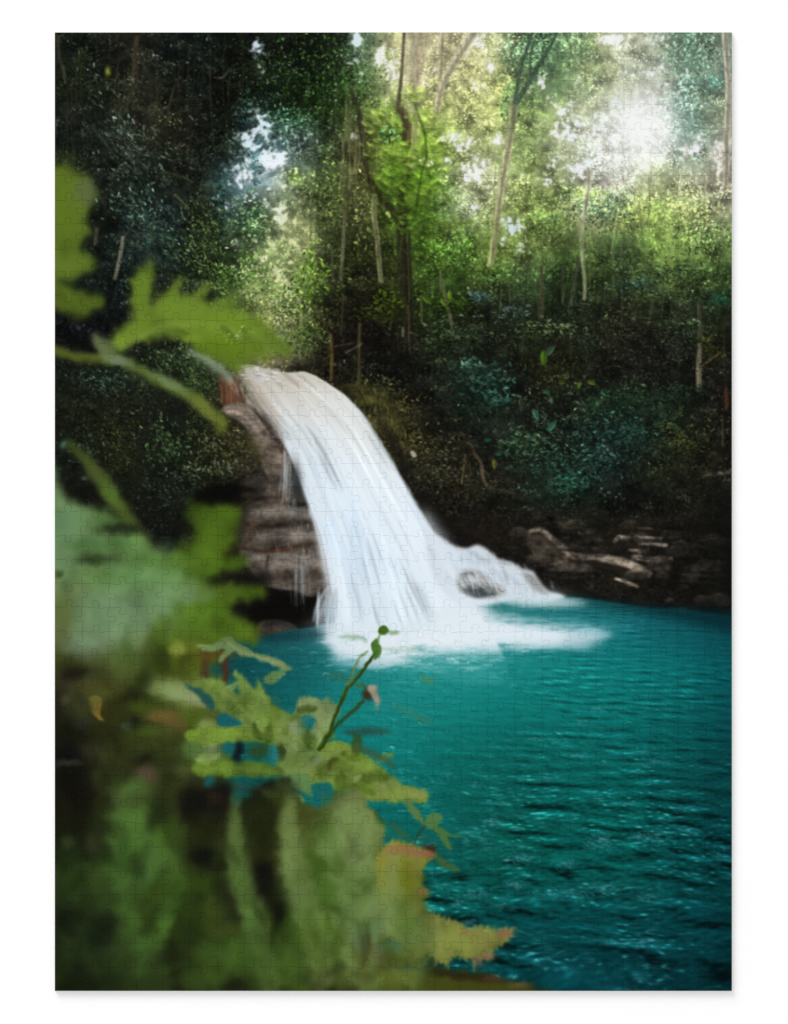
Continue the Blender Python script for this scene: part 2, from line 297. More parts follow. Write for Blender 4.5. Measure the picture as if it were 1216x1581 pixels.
def paint_trees(C, G, depth):
    rng = RS(3)
    bark = np.clip(1+.22*fbm(PH, PW, 10, 2.2, 71, 3)+.15*fbm(PH, PW, 3, 3, 72, 2), .4, 1.8)
    # hazy far trunks, top
    stroke(C, [(640, 45), (634, 100), (640, 160), (634, 260)], [32, 24, 22, 14], 'aaa592', 2.5, .7, bark, .3)
    stroke(C, [(652, 45), (648, 100), (640, 140)], [14, 12, 8], '7c7362', 2, .8, bark)
    stroke(C, [(682, 45), (680, 100), (678, 150)], [9, 8, 7], '968f7c', 1.5, .8, bark, .5)
    stroke(C, [(735, 45), (708, 85), (690, 115), (678, 145), (672, 180)], [14, 12, 11, 10, 8], 'a9a595', 1.5, .85, bark, .5)
    stroke(C, [(624, 45), (620, 110), (616, 150), (614, 175)], [4, 5, 6, 8], '3e3a2e', .8, .95, bark)
    for p in ([(1046, 300), (1056, 255), (1062, 215)], [(1088, 300), (1090, 255), (1094, 220)], [(1010, 300), (1004, 250)], [(1075, 285), (1062, 240)]):
        stroke(C, p, [5, 5, 3], 'a8a690', 1.2, .6, bark)
    # leaning pale trunk with dark forked crown
    stroke(C, [(790, 190), (782, 240), (772, 300), (764, 360), (756, 415)], [13, 12, 11, 10, 10], 'a8a68a', .8, .92, bark, .3)
    stroke(C, [(795, 150), (790, 180), (787, 205)], [16, 15, 13], '7c8468', 1, .8, bark, .5)
    for p, w in (([(795, 160), (802, 110), (815, 70), (822, 48)], [8, 6, 5, 4]), ([(795, 160), (818, 125), (835, 95), (850, 70), (860, 48)], [9, 8, 7, 5, 4]), ([(820, 120), (818, 90), (826, 60)], [5, 4, 3])):
        stroke(C, p, w, '2e4238', 1, .9, bark)
    stroke(C, [(1117, 45), (1121, 90), (1124, 150), (1121, 210), (1120, 260), (1118, 298)], [9, 10, 11, 11, 10, 9], 'b4ae9e', .8, .92, bark, .3)
    # two-stemmed pale tree, right of centre
    stroke(C, [(909, 262), (905, 310), (897, 355), (899, 400), (902, 440), (901, 470)], [8, 7, 6, 5, 5, 4], 'a2a690', .9, .85, bark, .3)
    stroke(C, [(893, 320), (894, 350), (897, 365)], [3, 4, 4], '7c8468', .8, .8)
    stroke(C, [(893, 395), (886, 440), (877, 485)], [5, 6, 7], '3e4438', .9, .85, bark)
    for p in ([(868, 410), (868, 470)], [(946, 370), (945, 415)], [(962, 360), (956, 410)], [(974, 370), (958, 405)]):
        stroke(C, p, [2.4, 2], '5c5e48', .8, .7)
    # big dark trunk with the fork (centre)
    stroke(C, [(616, 165), (628, 190), (627, 215), (628, 252)], [11, 15, 14, 18], '4a4034', .9, .95, bark, -.5)
    stroke(C, [(625, 260), (622, 330), (624, 400), (628, 470), (632, 540)], [18, 20, 22, 20, 16], '24221a', 1.5, .9, bark, .5)
    stroke(C, [(540, 135), (552, 165), (558, 200), (562, 240), (572, 285)], [5, 7, 10, 8, 7], '2e2c20', 1, .9, bark)
    stroke(C, [(570, 275), (580, 295), (600, 318), (620, 345)], [9, 13, 11, 9], '2c261c', .9, .95, bark, .4)
    stroke(C, [(596, 300), (608, 330), (616, 350)], [5, 5, 4], '2a261e', .8, .9)
    # grey hanging vines left of it
    for k in range(34):
        x = rng.normal(538, 13); y = rng.uniform(130, 220); h = rng.uniform(40, 130)
        stroke(C, [(x, y), (x+rng.normal(0, 3), y+h*.5), (x+rng.normal(0, 5), y+h)], [1.2, 1], rng.choice(['6e6a54', '8a866c', '4c4834', 'a8a48c']), .6, .55)
    # slim trunks over the falls
    for p, w, c in (([(532, 325), (530, 370), (526, 440)], [5, 5, 5], '6e7058'), ([(578, 300), (577, 330), (582, 370), (588, 440)], [8, 8, 8, 7], '7c7c64'), ([(512, 380), (514, 445)], [3, 3], '54584a'),
                    ([(510, 515), (512, 550), (511, 588)], [4, 4.5, 4], '6e5a22'), ([(555, 500), (554, 545), (554, 592)], [4, 4, 4], '4e4a26'), ([(463, 430), (464, 500), (463, 555)], [2.4, 2.4, 2.4], '8a9460'),
                    ([(835, 410), (836, 460), (835, 505)], [5, 5, 6], '4c4a34'), ([(830, 430), (831, 500)], [2, 2], '3a3a2a'), ([(680, 430), (690, 470), (697, 500), (699, 518)], [5, 5, 5, 4], '6c6a54'), ([(680, 422), (682, 450)], [4, 4], '55583e'),
                    ([(650, 455), (651, 500)], [2.5, 2.5], '5c5e40'), ([(1078, 470), (1080, 530), (1077, 570), (1079, 605)], [6, 7, 8, 9], '4e4c3c'), ([(1079, 525), (1078, 565), (1080, 600)], [4, 6, 6], '76745f'), ([(1082, 566), (1098, 554), (1112, 545)], [3, 3, 3], '6b563c'),
                    ([(1120, 598), (1121, 632)], [5, 5], '55311f'), ([(1114, 640), (1115, 690)], [2.4, 2.4], '3e3a34'), ([(533, 545), (560, 530)], [3, 2], '55503f'), ([(515, 770-235), (545, 530)], [2, 2], '45403a'), ([(630, 470), (632, 540)], [4, 3], '46422e'), ([(622, 505), (622, 520)], [3, 3], '77746a'), ([(728, 420), (729, 452)], [3, 3], '4a4a38'),
                    ([(866, 410), (867, 460)], [3, 2.5], '31352a')):
        stroke(C, p, w, c, .7, .9, bark, .3)
    for k in range(150):
        x = rng.uniform(490, 1125); y = rng.uniform(250, 500)+.02*(x-800); h = rng.uniform(30, 120); g = at(G, np.array([x]), np.array([min(y, 520)]))[0]
        d = rng.normal(0, .10)*h; w = rng.uniform(.9, 2.6); c = np.clip(g*rng.uniform(.45, .6), 0, 1) if rng.rand() < .5 else np.clip(g*.6+np.array([.16, .15, .11])*rng.uniform(.5, 1.2), 0, 1)
        p = [(x, y), (x+d*.5+rng.normal(0, 2), y+h*.5), (x+d, y+h)]
        stroke(C, p, [w*.8, w], c, .7, rng.uniform(.35, .75))
        for b in range(rng.randint(0, 4)):
            t = rng.rand(); bx, by = x+d*t, y+h*t; l = rng.uniform(8, 26); sg = rng.choice([-1, 1])
            stroke(C, [(bx, by), (bx+sg*l*.6, by-l*.45), (bx+sg*l, by-l*.5+rng.normal(0, 4))], [w*.6, .6], c, .6, .5)
    for k in range(60):                              # hanging vines under the dark canopy
        x = rng.uniform(95, 380); y = rng.uniform(50, 160); h = rng.uniform(60, 200)
        stroke(C, [(x, y), (x+rng.normal(0, 4), y+h*.5), (x+rng.normal(0, 7), y+h)], [1.2, 1], rng.choice(['2c2a20', '38352a', '1c1b16', '46422f']), .7, rng.uniform(.3, .7))
    for k in range(46):                              # limbs and twigs against the light
        x = rng.uniform(600, 1120); y = rng.uniform(55, 260); l = rng.uniform(16, 50); a = rng.uniform(-2.4, -.7)
        stroke(C, [(x, y), (x+l*.5*math.cos(a)+rng.normal(0, 3), y+l*.5*math.sin(a)), (x+l*math.cos(a+.2), y+l*math.sin(a+.2))], [rng.uniform(1, 2.4), .7], rng.choice(['6a6e58', '7c7e68', '4e5644']), .7, rng.uniform(.3, .6))
    for x, y in ((756, 414), (901, 470), (588, 440), (526, 441), (1118, 297), (835, 503), (699, 517), (877, 484), (946, 414), (1080, 603), (632, 540), (512, 445)):
        g = at(G, np.array([x]), np.array([y]))[0]
        cluster(C, rng, x, y+2, 16, 9, 60, 6, [g*.5, g*.8, g*1.15, g*1.5], .4, .6, .9, .85, .18)
    # bright lime foliage in front of the trunk
    C0 = C.copy()
    for x, y, rx, ry, n, L in ((640, 148, 22, 10, 26, 24), (590, 190, 24, 22, 46, 26), (650, 185, 22, 20, 26, 22), (665, 235, 26, 20, 50, 24), (615, 240, 32, 26, 70, 26), (650, 300, 34, 34, 110, 30), (605, 280, 30, 26, 70, 26), (645, 345, 36, 20, 80, 18), (700, 350, 26, 18, 80, 13), (575, 235, 14, 30, 40, 14)):
        hi = y < 260; n = int(n*1.25); L *= .62
        cluster(C, rng, x, y, rx, ry, n, L, (['5c742c', '6c8834', '7e9a42', '92aa54'] if hi else ['2e4414', '40591a', '50691e', '628028']), .34, .35, .7, .55, .16)
    stroke(C, [(640, 160), (648, 185), (655, 205), (658, 240), (650, 270), (640, 335)], [2.5, 2.5, 2.5, 3, 3, 4], '26380f', .8, .85)
    w = blur((np.abs(C-C0).sum(-1) > .01).astype(np.float32), 2)[:420, 440:680]; p = C[:420, 440:680]
    p += (blur(p.copy(), .9)*(1+.08*fbm(420, 240, 9, 12, 733, 3))[..., None]-p)*w[..., None]
    cluster(C, rng, 600, 205, 14, 14, 40, 8, ['1e4424', '4a8050', 'a0c8a8'], alpha=.8)
    # sparkle through the dark canopy
    for x, y, rx, ry, n in ((440, 120, 60, 60, 70), (520, 150, 40, 60, 70), (370, 210, 20, 40, 40), (240, 85, 10, 8, 10), (255, 190, 30, 14, 16), (320, 150, 90, 90, 24), (200, 200, 80, 120, 40), (560, 110, 20, 40, 40)):
        xs, ys = x+rng.normal(0, .6, n)*rx, y+rng.normal(0, .6, n)*ry
        leaves(C, xs, ys, rng.uniform(2, 4, n), (col('b4ccc4')*rng.uniform(.35, 1.05, (n, 1))).astype(np.float32), rng, .6, None, 1, .8)
    # left wall: vines and drooping leaves
    for p, w, c in (([(212, 55), (206, 110), (200, 150), (192, 175)], [6, 5, 4, 3], '46402f'), ([(214, 80), (212, 120), (216, 165)], [2, 2, 2], '3a3424'), ([(270, 130), (262, 160), (256, 195)], [2, 3, 3], '3e3a28'), ([(285, 90), (276, 150)], [3, 2], '221f18'), ([(355, 105), (345, 119), (330, 120)], [3, 3, 2], '4c4a42'),
                    ([(302, 60), (298, 150), (292, 270)], [2, 2, 2], '201f18'), ([(315, 80), (312, 160)], [1.5, 1.5], '24221a'), ([(90, 55), (92, 90), (102, 120)], [5, 4, 3], '3a3826'), ([(98, 100), (101, 130)], [4, 3], '46463a'), ([(190, 365), (186, 395), (177, 432)], [4, 6, 5], '8d8873'), ([(150, 352), (147, 378)], [5, 4], '53473a'),
                    ([(143, 195), (158, 215), (176, 238)], [2.5, 3, 2], '3e4640'), ([(246, 265), (280, 272), (298, 282)], [2, 3, 3], '3c3c28'), ([(270, 300), (292, 322)], [3, 2], '5c6c3a'), ([(258, 375), (284, 412)], [2, 2], '5e6c50')):
        stroke(C, p, w, c, .7, .9, bark, .2)
    for x, y, rx, ry, n, L, cs in ((150, 150, 40, 50, 160, 8, ['141c12', '223020', '38483a']), (190, 205, 26, 24, 90, 9, ['1c2a22', '34483e', '667c6c']), (225, 260, 50, 50, 200, 9, ['14201a', '24382e', '40584c']), (215, 330, 46, 40, 220, 8, ['12201e', '1e3a34', '34584e', '587468']), (265, 385, 26, 40, 150, 9, ['142414', '24402a', '3c6448']), (310, 400, 34, 50, 420, 6, ['141e0c', '2a3e16', '466424', '6c8c44']),
                              (125, 95, 14, 30, 60, 6, ['1c2a10', '304016']), (270, 185, 26, 8, 40, 4, ['3c3c18', '70704a']), (320, 350, 30, 34, 300, 5, ['182010', '3a4e1c', '5c7c2c']), (345, 440, 24, 34, 260, 5, ['20340f', '40641e', '6c9440']), (300, 450, 36, 20, 180, 5, ['181e10', '34422a', '545c4c']), (190, 450, 20, 60, 90, 5, ['141c1a', '243030', '40504c'])):
        cluster(C, rng, x, y, rx, ry, n, L, cs, .3, .85, .5, .85, .3)
    blob(C, 166, 110, 4, 7, '8fa81c', .9); blob(C, 230, 372, 5, 5, '3c6c60', .8)
    cluster(C, rng, 385, 430, 30, 40, 250, 6, ['34581c', '5c8834', '86ac58', 'b4c890'], alpha=.8)
    cluster(C, rng, 440, 460, 36, 40, 450, 5, ['3c5420', '5c7c3c', '88a464', 'b0c088'], alpha=.75)
    cluster(C, rng, 480, 430, 24, 40, 300, 6, ['2a4410', '4c7c1c', '74a82c'], alpha=.8)
    cluster(C, rng, 470, 520, 36, 26, 300, 5, ['1c2c10', '34501c', '587830'], alpha=.8)
    cluster(C, rng, 400, 540, 26, 14, 180, 5, ['5a5c34', '8c8c54', 'b8b078'], alpha=.8)
    cluster(C, rng, 445, 495, 18, 16, 70, 5, ['4a4438', '847864', 'a89c84'], .25, 1.4, .3, .7)

def paint_bank(C):
    rng = RS(21)
    rock = np.clip(1+.32*fbm(PH, PW, 12, 16, 55, 4)+.30*fbm(PH, PW, 3.5, 5, 56, 2), .2, 2)
    # shrubs with broad teal leaves
    T = ['10201a', '1a362a', '265040', '3c7460']
    for x, y, rx, ry, n, L, cs in ((745, 590, 45, 30, 260, 9, T), (725, 565, 26, 12, 70, 9, ['1c3c30', '2e5c48', '4c8068']), (770, 615, 24, 14, 80, 8, ['1c4a3e', '2c6a58', '44907a']), (800, 690, 46, 24, 190, 8, ['14281a', '24482c', '3c6c44', '588858']), (860, 720, 50, 30, 330, 7, T), (880, 745, 26, 16, 120, 7, ['1c4a3c', '2a7058', '3c9474']), (960, 665, 60, 36, 420, 7, ['0e1c1a', '163430', '245448', '3e7c6c']), (925, 705, 30, 20, 120, 7, ['163430', '2a5e50', '4a8070']), (915, 635, 20, 14, 90, 6, ['1c3c28', '2a5a38']),
                              (960, 620, 60, 26, 360, 6, ['14241a', '1c3a24', '2a4e2c']), (1050, 680, 50, 30, 380, 6, ['161e10', '28361a', '3c4c22', '58602c']), (1040, 610, 40, 20, 220, 6, ['101a12', '1a3020', '2a442a']), (850, 510, 60, 16, 220, 7, ['16240f', '2a401a', '446030', '7c9068']), (790, 480, 26, 20, 90, 7, ['1a2a24', '3a5450', '6c8080']), (700, 520, 50, 30, 240, 7, ['141e10', '243a1c', '3a5a34', '5c7c5c']), (980, 440, 40, 14, 170, 6, ['1c3a2c', '34604a', '5c8a70']), (1060, 510, 30, 22, 170, 6, ['1c2c18', '3a5a30', '648058']),
                              (1110, 465, 18, 14, 60, 8, ['1c4a34', '2c6848']), (700, 470, 26, 14, 70, 9, ['2c4a10', '4c7818']), (600, 470, 26, 24, 130, 8, ['1e3008', '385408', '56780f']), (570, 485, 24, 14, 70, 7, ['26340e', '445818']), (740, 460, 22, 8, 40, 10, ['1c3a34', '345c54', '4c746c']), (560, 620, 30, 14, 160, 5, ['24280f', '46481c', '6c6c2c']), (960, 500, 60, 30, 300, 5, ['14180f', '282a1c', '403c2c', '54502f']), (1090, 540, 24, 30, 160, 5, ['1c2410', '344014', '525c1c']), (1040, 420, 60, 20, 280, 6, ['1c2c14', '34502a', '547a44']),
                              (640, 690, 60, 30, 420, 5, ['1c1c10', '343418', '545828', '787844']), (690, 745, 50, 30, 330, 5, ['16140f', '2a2818', '44442a', '605c40']), (620, 640, 26, 30, 260, 5, ['2c2c14', '46461c', '62602a'])):
        cluster(C, rng, x, y, rx, ry, n, L, [col(c)*.72 for c in cs], .38, .15, .6, .75, .22)
    for x, y, l, a, c in ((838, 552, 26, 1.5, '4c7c12'), (848, 540, 22, -.7, '3a6440'), (826, 640, 22, 1.1, '3c7a62'), (850, 657, 22, -.9, '2f7a5c'), (930, 607, 12, .6, '2c7a58'), (921, 622, 10, 1.2, '3c7a54'), (762, 716, 18, 1.4, '6a6c20'), (893, 594, 12, 1.8, '527c14'), (912, 590, 16, .4, '5a6c1c'), (866, 590, 12, .2, '4c5c14'), (693, 455, 16, 1.5, '6a9c1e'), (683, 466, 16, 1.3, '5a8c1a'), (658, 462, 22, .7, '4a7412'), (752, 678, 14, 0, '1f6046'), (842, 604, 14, 0, '2c6c58'), (850, 618, 12, 1.5, '4a7458'), (880, 606, 10, .3, '4c6650'), (890, 620, 9, .3, '5c7060'), (900, 632, 9, .8, '5a6a5e'), (768, 700, 12, 0, '2c5c4c'), (780, 698, 10, 0, '2c5c4c')):
        for d in (0, 1):
            leaves(C, np.array([x+d*1.]), np.array([y+d*1.]), np.array([l*(1-.1*d)]), np.array([col(c)*(.78+.12*d)], np.float32), rng, .40, a, .01, .7)
    stroke(C, [(720, 683), (728, 688), (732, 700), (742, 715), (746, 740), (752, 750)], [2, 3, 4, 5, 5, 4], '544a36', .7, .9, rock, .3)
    stroke(C, [(718, 700), (715, 725), (712, 748)], [3, 3, 3], '4a4428', .7, .85, rock)
    stroke(C, [(724, 715), (727, 735)], [2, 2], '3c3628', .7, .8); stroke(C, [(752, 752), (780, 758), (810, 768)], [4, 4, 2], '3a3228', .9, .7, rock)
    fill(C, [(633, 698), (638, 696), (643, 704), (637, 706)], 'b8b8ae', .8, .8)
    # mossy lip right of the falls
    fill(C, [(520, 598), (545, 592), (575, 597), (595, 600), (606, 625), (622, 660), (632, 690), (618, 690), (600, 670), (588, 640), (560, 620), (535, 612)], '3a3a1a', 2, .75, True, rock)
    for k in range(150):
        t = rng.rand(); x = 560+70*t+rng.normal(0, 10); y = 600+90*t+rng.normal(0, 10)
        stroke(C, [(x, y), (x+rng.normal(1, 2), y+rng.uniform(4, 14))], [1.4, 1], rng.choice(['6a6a2c', '4c4c20', '7c783c', '30301a']), .5, .6)
    fill(C, [(515, 592), (530, 610), (560, 622), (585, 650), (600, 690), (640, 755), (675, 815), (720, 840), (760, 846), (755, 820), (700, 800), (660, 770), (640, 740), (625, 700), (600, 660), (570, 628)], '14120f', 4, .75, True)
    # dark ledge, boulders and roots at the waterline
    fill(C, [(700, 800), (790, 785), (880, 782), (960, 790), (1040, 795), (1135, 770), (1135, 960), (1000, 940), (880, 925), (830, 890), (790, 868), (735, 838)], '1a1712', 6, .5, True, rock)
    fill(C, [(812, 822), (830, 817), (850, 828), (868, 842), (886, 862), (890, 880), (862, 884), (835, 872), (818, 850)], '3c362f', 2, .9, True, rock)
    stroke(C, [(815, 822), (833, 818), (852, 831), (872, 848), (890, 860), (925, 862), (960, 868), (985, 878), (1005, 888)], [4, 7, 8, 10, 12, 12, 14, 14, 9], '7a7266', 1.4, .95, rock, 0)
    stroke(C, [(890, 868), (925, 872), (965, 880), (1000, 893)], [7, 9, 9, 6], '211e1a', 2.5, .85)
    stroke(C, [(886, 856), (870, 868), (905, 882)], [6, 8, 4], '544c42', 2, .8, rock)
    for p, w, c in (([(948, 838), (952, 832), (962, 829), (1022, 831)], [3, 6, 5, 3], '78736a'), ([(985, 838), (1030, 842)], [5, 5], '837d73'), ([(968, 848), (990, 852)], [4, 5], '767064'), ([(974, 860), (1010, 864), (1038, 864)], [6, 9, 7], '827c70'), ([(980, 814), (1020, 818)], [3, 3], '34312a'), ([(948, 892), (965, 898), (985, 906)], [4, 6, 4], '726c60'), ([(914, 848), (930, 843)], [2, 2], '4a453c'), ([(892, 822), (908, 822)], [4, 4], '403c34'), ([(1030, 938), (1050, 940), (1062, 943)], [2, 4, 2], '4c423a'), ([(1070, 740), (1100, 732), (1135, 728)], [4, 6, 6], '36342a'), ([(840, 800), (870, 806)], [8, 6], '332d27'), ([(900, 900), (915, 906)], [12, 10], '2c2824'), ([(860, 880), (870, 888)], [12, 10], '332e28')):
        stroke(C, p, w, c, 1.2, .85, rock*rock)
    for k in range(46):                              # half-seen boulders along the shore
        x = rng.uniform(800, 1120); y = rng.uniform(800, 915)+(x-880)*.11; r = rng.uniform(5, 15)
        c = col('34312b')*rng.uniform(.7, 1.35)
        fill(C, [(x-r*1.5, y+r*.4), (x-r, y-r*.5), (x+rng.uniform(-3, 3), y-r*.8), (x+r, y-r*.5), (x+r*1.5, y+r*.4), (x, y+r*.7)], c, 2, .45, True, rock)
        stroke(C, [(x-r, y-r*.4), (x, y-r*.7), (x+r, y-r*.4)], [1, 2.4, 1], c*1.7, 1.2, .4, rock)
        stroke(C, [(x-r*1.4, y+r*.6), (x, y+r*.8), (x+r*1.4, y+r*.6)], [1, 3, 1], '0c0b0a', 1.2, .6)
    for k in range(30):                              # bedding planes of the ledge
        x = rng.uniform(760, 1080); y = 806+rng.uniform(0, 90)+(x-880)*.08; l = rng.uniform(24, 80)
        stroke(C, [(x, y), (x+l*.5, y+rng.normal(1, 2)), (x+l, y+rng.normal(3, 3))], [1, rng.uniform(2, 5), 1], rng.choice(['3f3a32', '4c463c', '2c2822', '0e0d0b', '0c0b0a']), 1.2, rng.uniform(.3, .6), rock)
    n = 500; xs, ys = rng.uniform(700, 1130, n), rng.uniform(790, 935, n)
    ok = ys < 905+(xs-880)*.12; xs, ys = xs[ok], ys[ok]
    leaves(C, xs, ys, rng.uniform(2, 5, len(xs)), (col('221f19')*rng.uniform(.5, 1.5, (len(xs), 1))).astype(np.float32), rng, .4, 0, .4, .5)
    fill(C, [(1095, 760), (1135, 750), (1135, 955), (1060, 945), (1070, 860)], '0b0d0b', 16, .45)
    # left bank: mossy overhang with drooping ferns
    fill(C, [(84, 555), (200, 545), (330, 560), (372, 640), (420, 690), (415, 740), (350, 775), (300, 850), (84, 850)], '141811', 6, .35)
    for x, y, rx, ry, n, L, cs in ((190, 640, 60, 50, 420, 6, ['12160e', '20281a', '34401f']), (260, 690, 40, 40, 420, 6, ['121a12', '20341e', '34542e', '4c7040']), (180, 700, 30, 44, 300, 5, ['141a0e', '2a3618', '48561f']), (320, 640, 34, 30, 300, 5, ['161a10', '2c3c1c', '4c6430']), (350, 690, 40, 28, 360, 5, ['181c0c', '30340f', '505426', '6c7038']), (280, 750, 46, 26, 260, 6, ['10140f', '1e2c1c', '3a503a']), (330, 725, 40, 14, 130, 7, ['1c2810', '3a4e20', '64785c']), (270, 560, 50, 24, 260, 6, ['14201a', '20381f', '3c6030', '5c8050']), (310, 590, 36, 26, 300, 5, ['1c2e14', '34561f', '54783a']), (160, 590, 50, 24, 280, 6, ['0f1a16', '1a3024', '2c4c38', '4c6c54']), (130, 640, 40, 30, 160, 6, ['14180f', '262c18']), (130, 700, 30, 26, 110, 7, ['121a14', '22342a', '3a5040']), (250, 800, 50, 40, 130, 6, ['0c0f0d', '181f1a', '3a4440'])):
        cluster(C, rng, x, y, rx, ry, n, L, [col(c)*.8 for c in cs], .36, .8, .7, .75, .25)
    blob(C, 98, 686, 5, 7, '3f6c58', .9, .5); blob(C, 130, 738, 5, 3, '4a5a50', .8)
    for k in range(60):
        x, y = rng.normal(345, 40), rng.normal(705, 26)
        leaves(C, np.array([x]), np.array([y]), np.array([rng.uniform(4, 9)]), np.array([col('76806c')*rng.uniform(.5, 1.1)], np.float32), rng, .3, 1.2, .4, .8)
    # cave shadow
    fill(C, [(300, 765), (345, 745), (395, 742), (418, 735), (415, 760), (400, 775), (370, 782), (350, 790), (310, 800)], '080807', 4, .9)

def paint_rocks(C):
    rng = RS(8); tex = np.clip(1+.30*fbm(PH, PW, 9, 16, 31, 4)+.09*fbm(PH, PW, 2.4, 3, 32, 2), .35, 2)
    strat = np.clip(1+.3*fbm(PH, PW, 5, 60, 35, 3), .4, 1.7)
    # orange stump and upper wet rock
    fill(C, [(338, 575), (352, 572), (364, 585), (376, 612), (372, 625), (350, 628), (342, 615)], '54382a', 1.8, .9, True, tex)
    for k in range(26):
        x = rng.uniform(342, 368); stroke(C, [(x, rng.uniform(580, 600)), (x+rng.normal(1, 2), 624)], [rng.uniform(1.5, 4), 1.2], rng.choice(['8a5c42', '3c2418', '704834', '241812']), 1.1, .55)
    fill(C, [(345, 628), (372, 622), (395, 640), (412, 665), (432, 690), (442, 700), (444, 720), (438, 745), (425, 750), (408, 725), (395, 690), (375, 655), (350, 640)], '6c645a', 1.5, .95, True, tex*strat)
    fill(C, [(395, 668), (415, 680), (426, 700), (424, 728), (412, 732), (404, 700)], '5f564c', 2, .8, True, tex)
    stroke(C, [(350, 634), (372, 640), (390, 655), (405, 675)], [5, 6, 5, 3], 'a89c92', 1.6, .6, tex)
    stroke(C, [(432, 690), (440, 705), (436, 735), (428, 748)], [7, 8, 7, 4], '39302a', 1.5, .85, tex)
    fill(C, [(378, 660), (395, 680), (405, 705), (400, 720), (385, 690)], '3e4020', 3, .6, True, tex)
    # layered travertine steps
    base = [(372, 778), (400, 770), (420, 745), (440, 735), (462, 745), (478, 775), (490, 810), (500, 850), (505, 890), (498, 915), (480, 922), (455, 912), (430, 910), (405, 902), (385, 880), (368, 850), (362, 815)]
    fill(C, base, '4f4a43', 1.4, 1, True, tex)
    for y0, c, h in ((738, '454039', 20), (760, '4a443d', 14), (786, '827d76', 15), (822, '76706a', 14), (858, '7f7a72', 22)):
        fill(C, [(372, y0+h*.5), (395, y0), (440, y0-4), (482, y0+2), (495, y0+h*.7), (470, y0+h), (410, y0+h*.9)], c, 3.5, .7, True, tex)
        fill(C, [(376, y0+h*1.2), (420, y0+h*1.1), (490, y0+h*1.0), (488, y0+h*1.7), (430, y0+h*1.9), (378, y0+h*1.7)], '2e2822', 4, .55, True, tex)
    for p, w, c in (([(372, 782), (410, 768), (438, 770)], [4, 5, 3], '2a221c'), ([(376, 808), (410, 812), (450, 810), (488, 806)], [4, 6, 7, 4], '2a221c'), ([(370, 846), (410, 851), (440, 846), (495, 838)], [4, 6, 6, 5], '33241b'), ([(412, 850), (432, 849), (450, 845)], [2, 3, 2], '7a4426'), ([(385, 808), (398, 812)], [3, 3], '5c3c26'), ([(445, 778), (460, 780), (478, 776)], [3, 5, 3], '23221f'), ([(415, 856), (412, 875), (418, 905)], [4, 6, 4], '3a332c'), ([(440, 880), (448, 886)], [6, 5], '332c26'), ([(492, 890), (504, 886)], [10, 8], '2c2622'), ([(390, 815), (384, 840)], [10, 6], '4a3a2e')):
        stroke(C, p, w, c, 1.4, .85, tex)
    fill(C, [(364, 770), (385, 785), (376, 830), (368, 880), (376, 912), (345, 905), (355, 800)], '1a1512', 4, .75)
    blob(C, 462, 745, 10, 26, '23282a', .8, .1); blob(C, 455, 790, 14, 7, '8c8c86', .5)
    # undercut
    fill(C, [(350, 905), (385, 890), (410, 906), (440, 914), (475, 925), (500, 912), (512, 930), (514, 975), (470, 972), (420, 962), (380, 950), (350, 940)], '0b0a09', 3, .96)
    # thin veils over the steps
    for k in range(110):
        y = rng.choice([786, 812, 846, 772, 745])+rng.normal(0, 4); x = rng.normal(466, 14) if y > 780 else rng.normal(452, 10); h = rng.uniform(4, 16)
        stroke(C, [(x, y-3), (x+rng.normal(.5, 1), y+h)], [1.1, .6], rng.choice(['b4bcc0', '8c9498', 'd0d8dc']), .7, rng.uniform(.12, .45))
    for k in range(40):
        x = rng.normal(462, 9); y = rng.uniform(855, 900); stroke(C, [(x, y), (x+rng.normal(1, 1), y+rng.uniform(20, 60))], [1.6, .8], 'a0a8aa', .8, rng.uniform(.1, .4))
    for k in range(30):
        x = rng.uniform(438, 450); stroke(C, [(x, rng.uniform(690, 720)), (x+rng.normal(-2, 3), rng.uniform(735, 780))], [1.5, 1], 'b4b8b8', .7, rng.uniform(.2, .5))
    # stones at the foot
    fill(C, [(400, 962), (420, 958), (445, 962), (460, 972), (458, 988), (430, 1000), (405, 1000), (395, 985)], '4c4034', 2, .9, True, tex)
    stroke(C, [(405, 966), (430, 962), (455, 970)], [6, 8, 5], '232426', 1.5, .8, tex); blob(C, 440, 985, 12, 5, '626c78', .7)

def tilesample(T, u, v):
    n = T.shape[0]; u = u % n; v = v % n
    i, j = u.astype(int), v.astype(int); f, g = (u-i).astype(np.float32), (v-j).astype(np.float32)
    i2, j2 = (i+1) % n, (j+1) % n; i %= n; j %= n
    f = f*f*(3-2*f); g = g*g*(3-2*g)
    return T[j, i]*(1-f)*(1-g)+T[j, i2]*f*(1-g)+T[j2, i]*(1-f)*g+T[j2, i2]*f*g

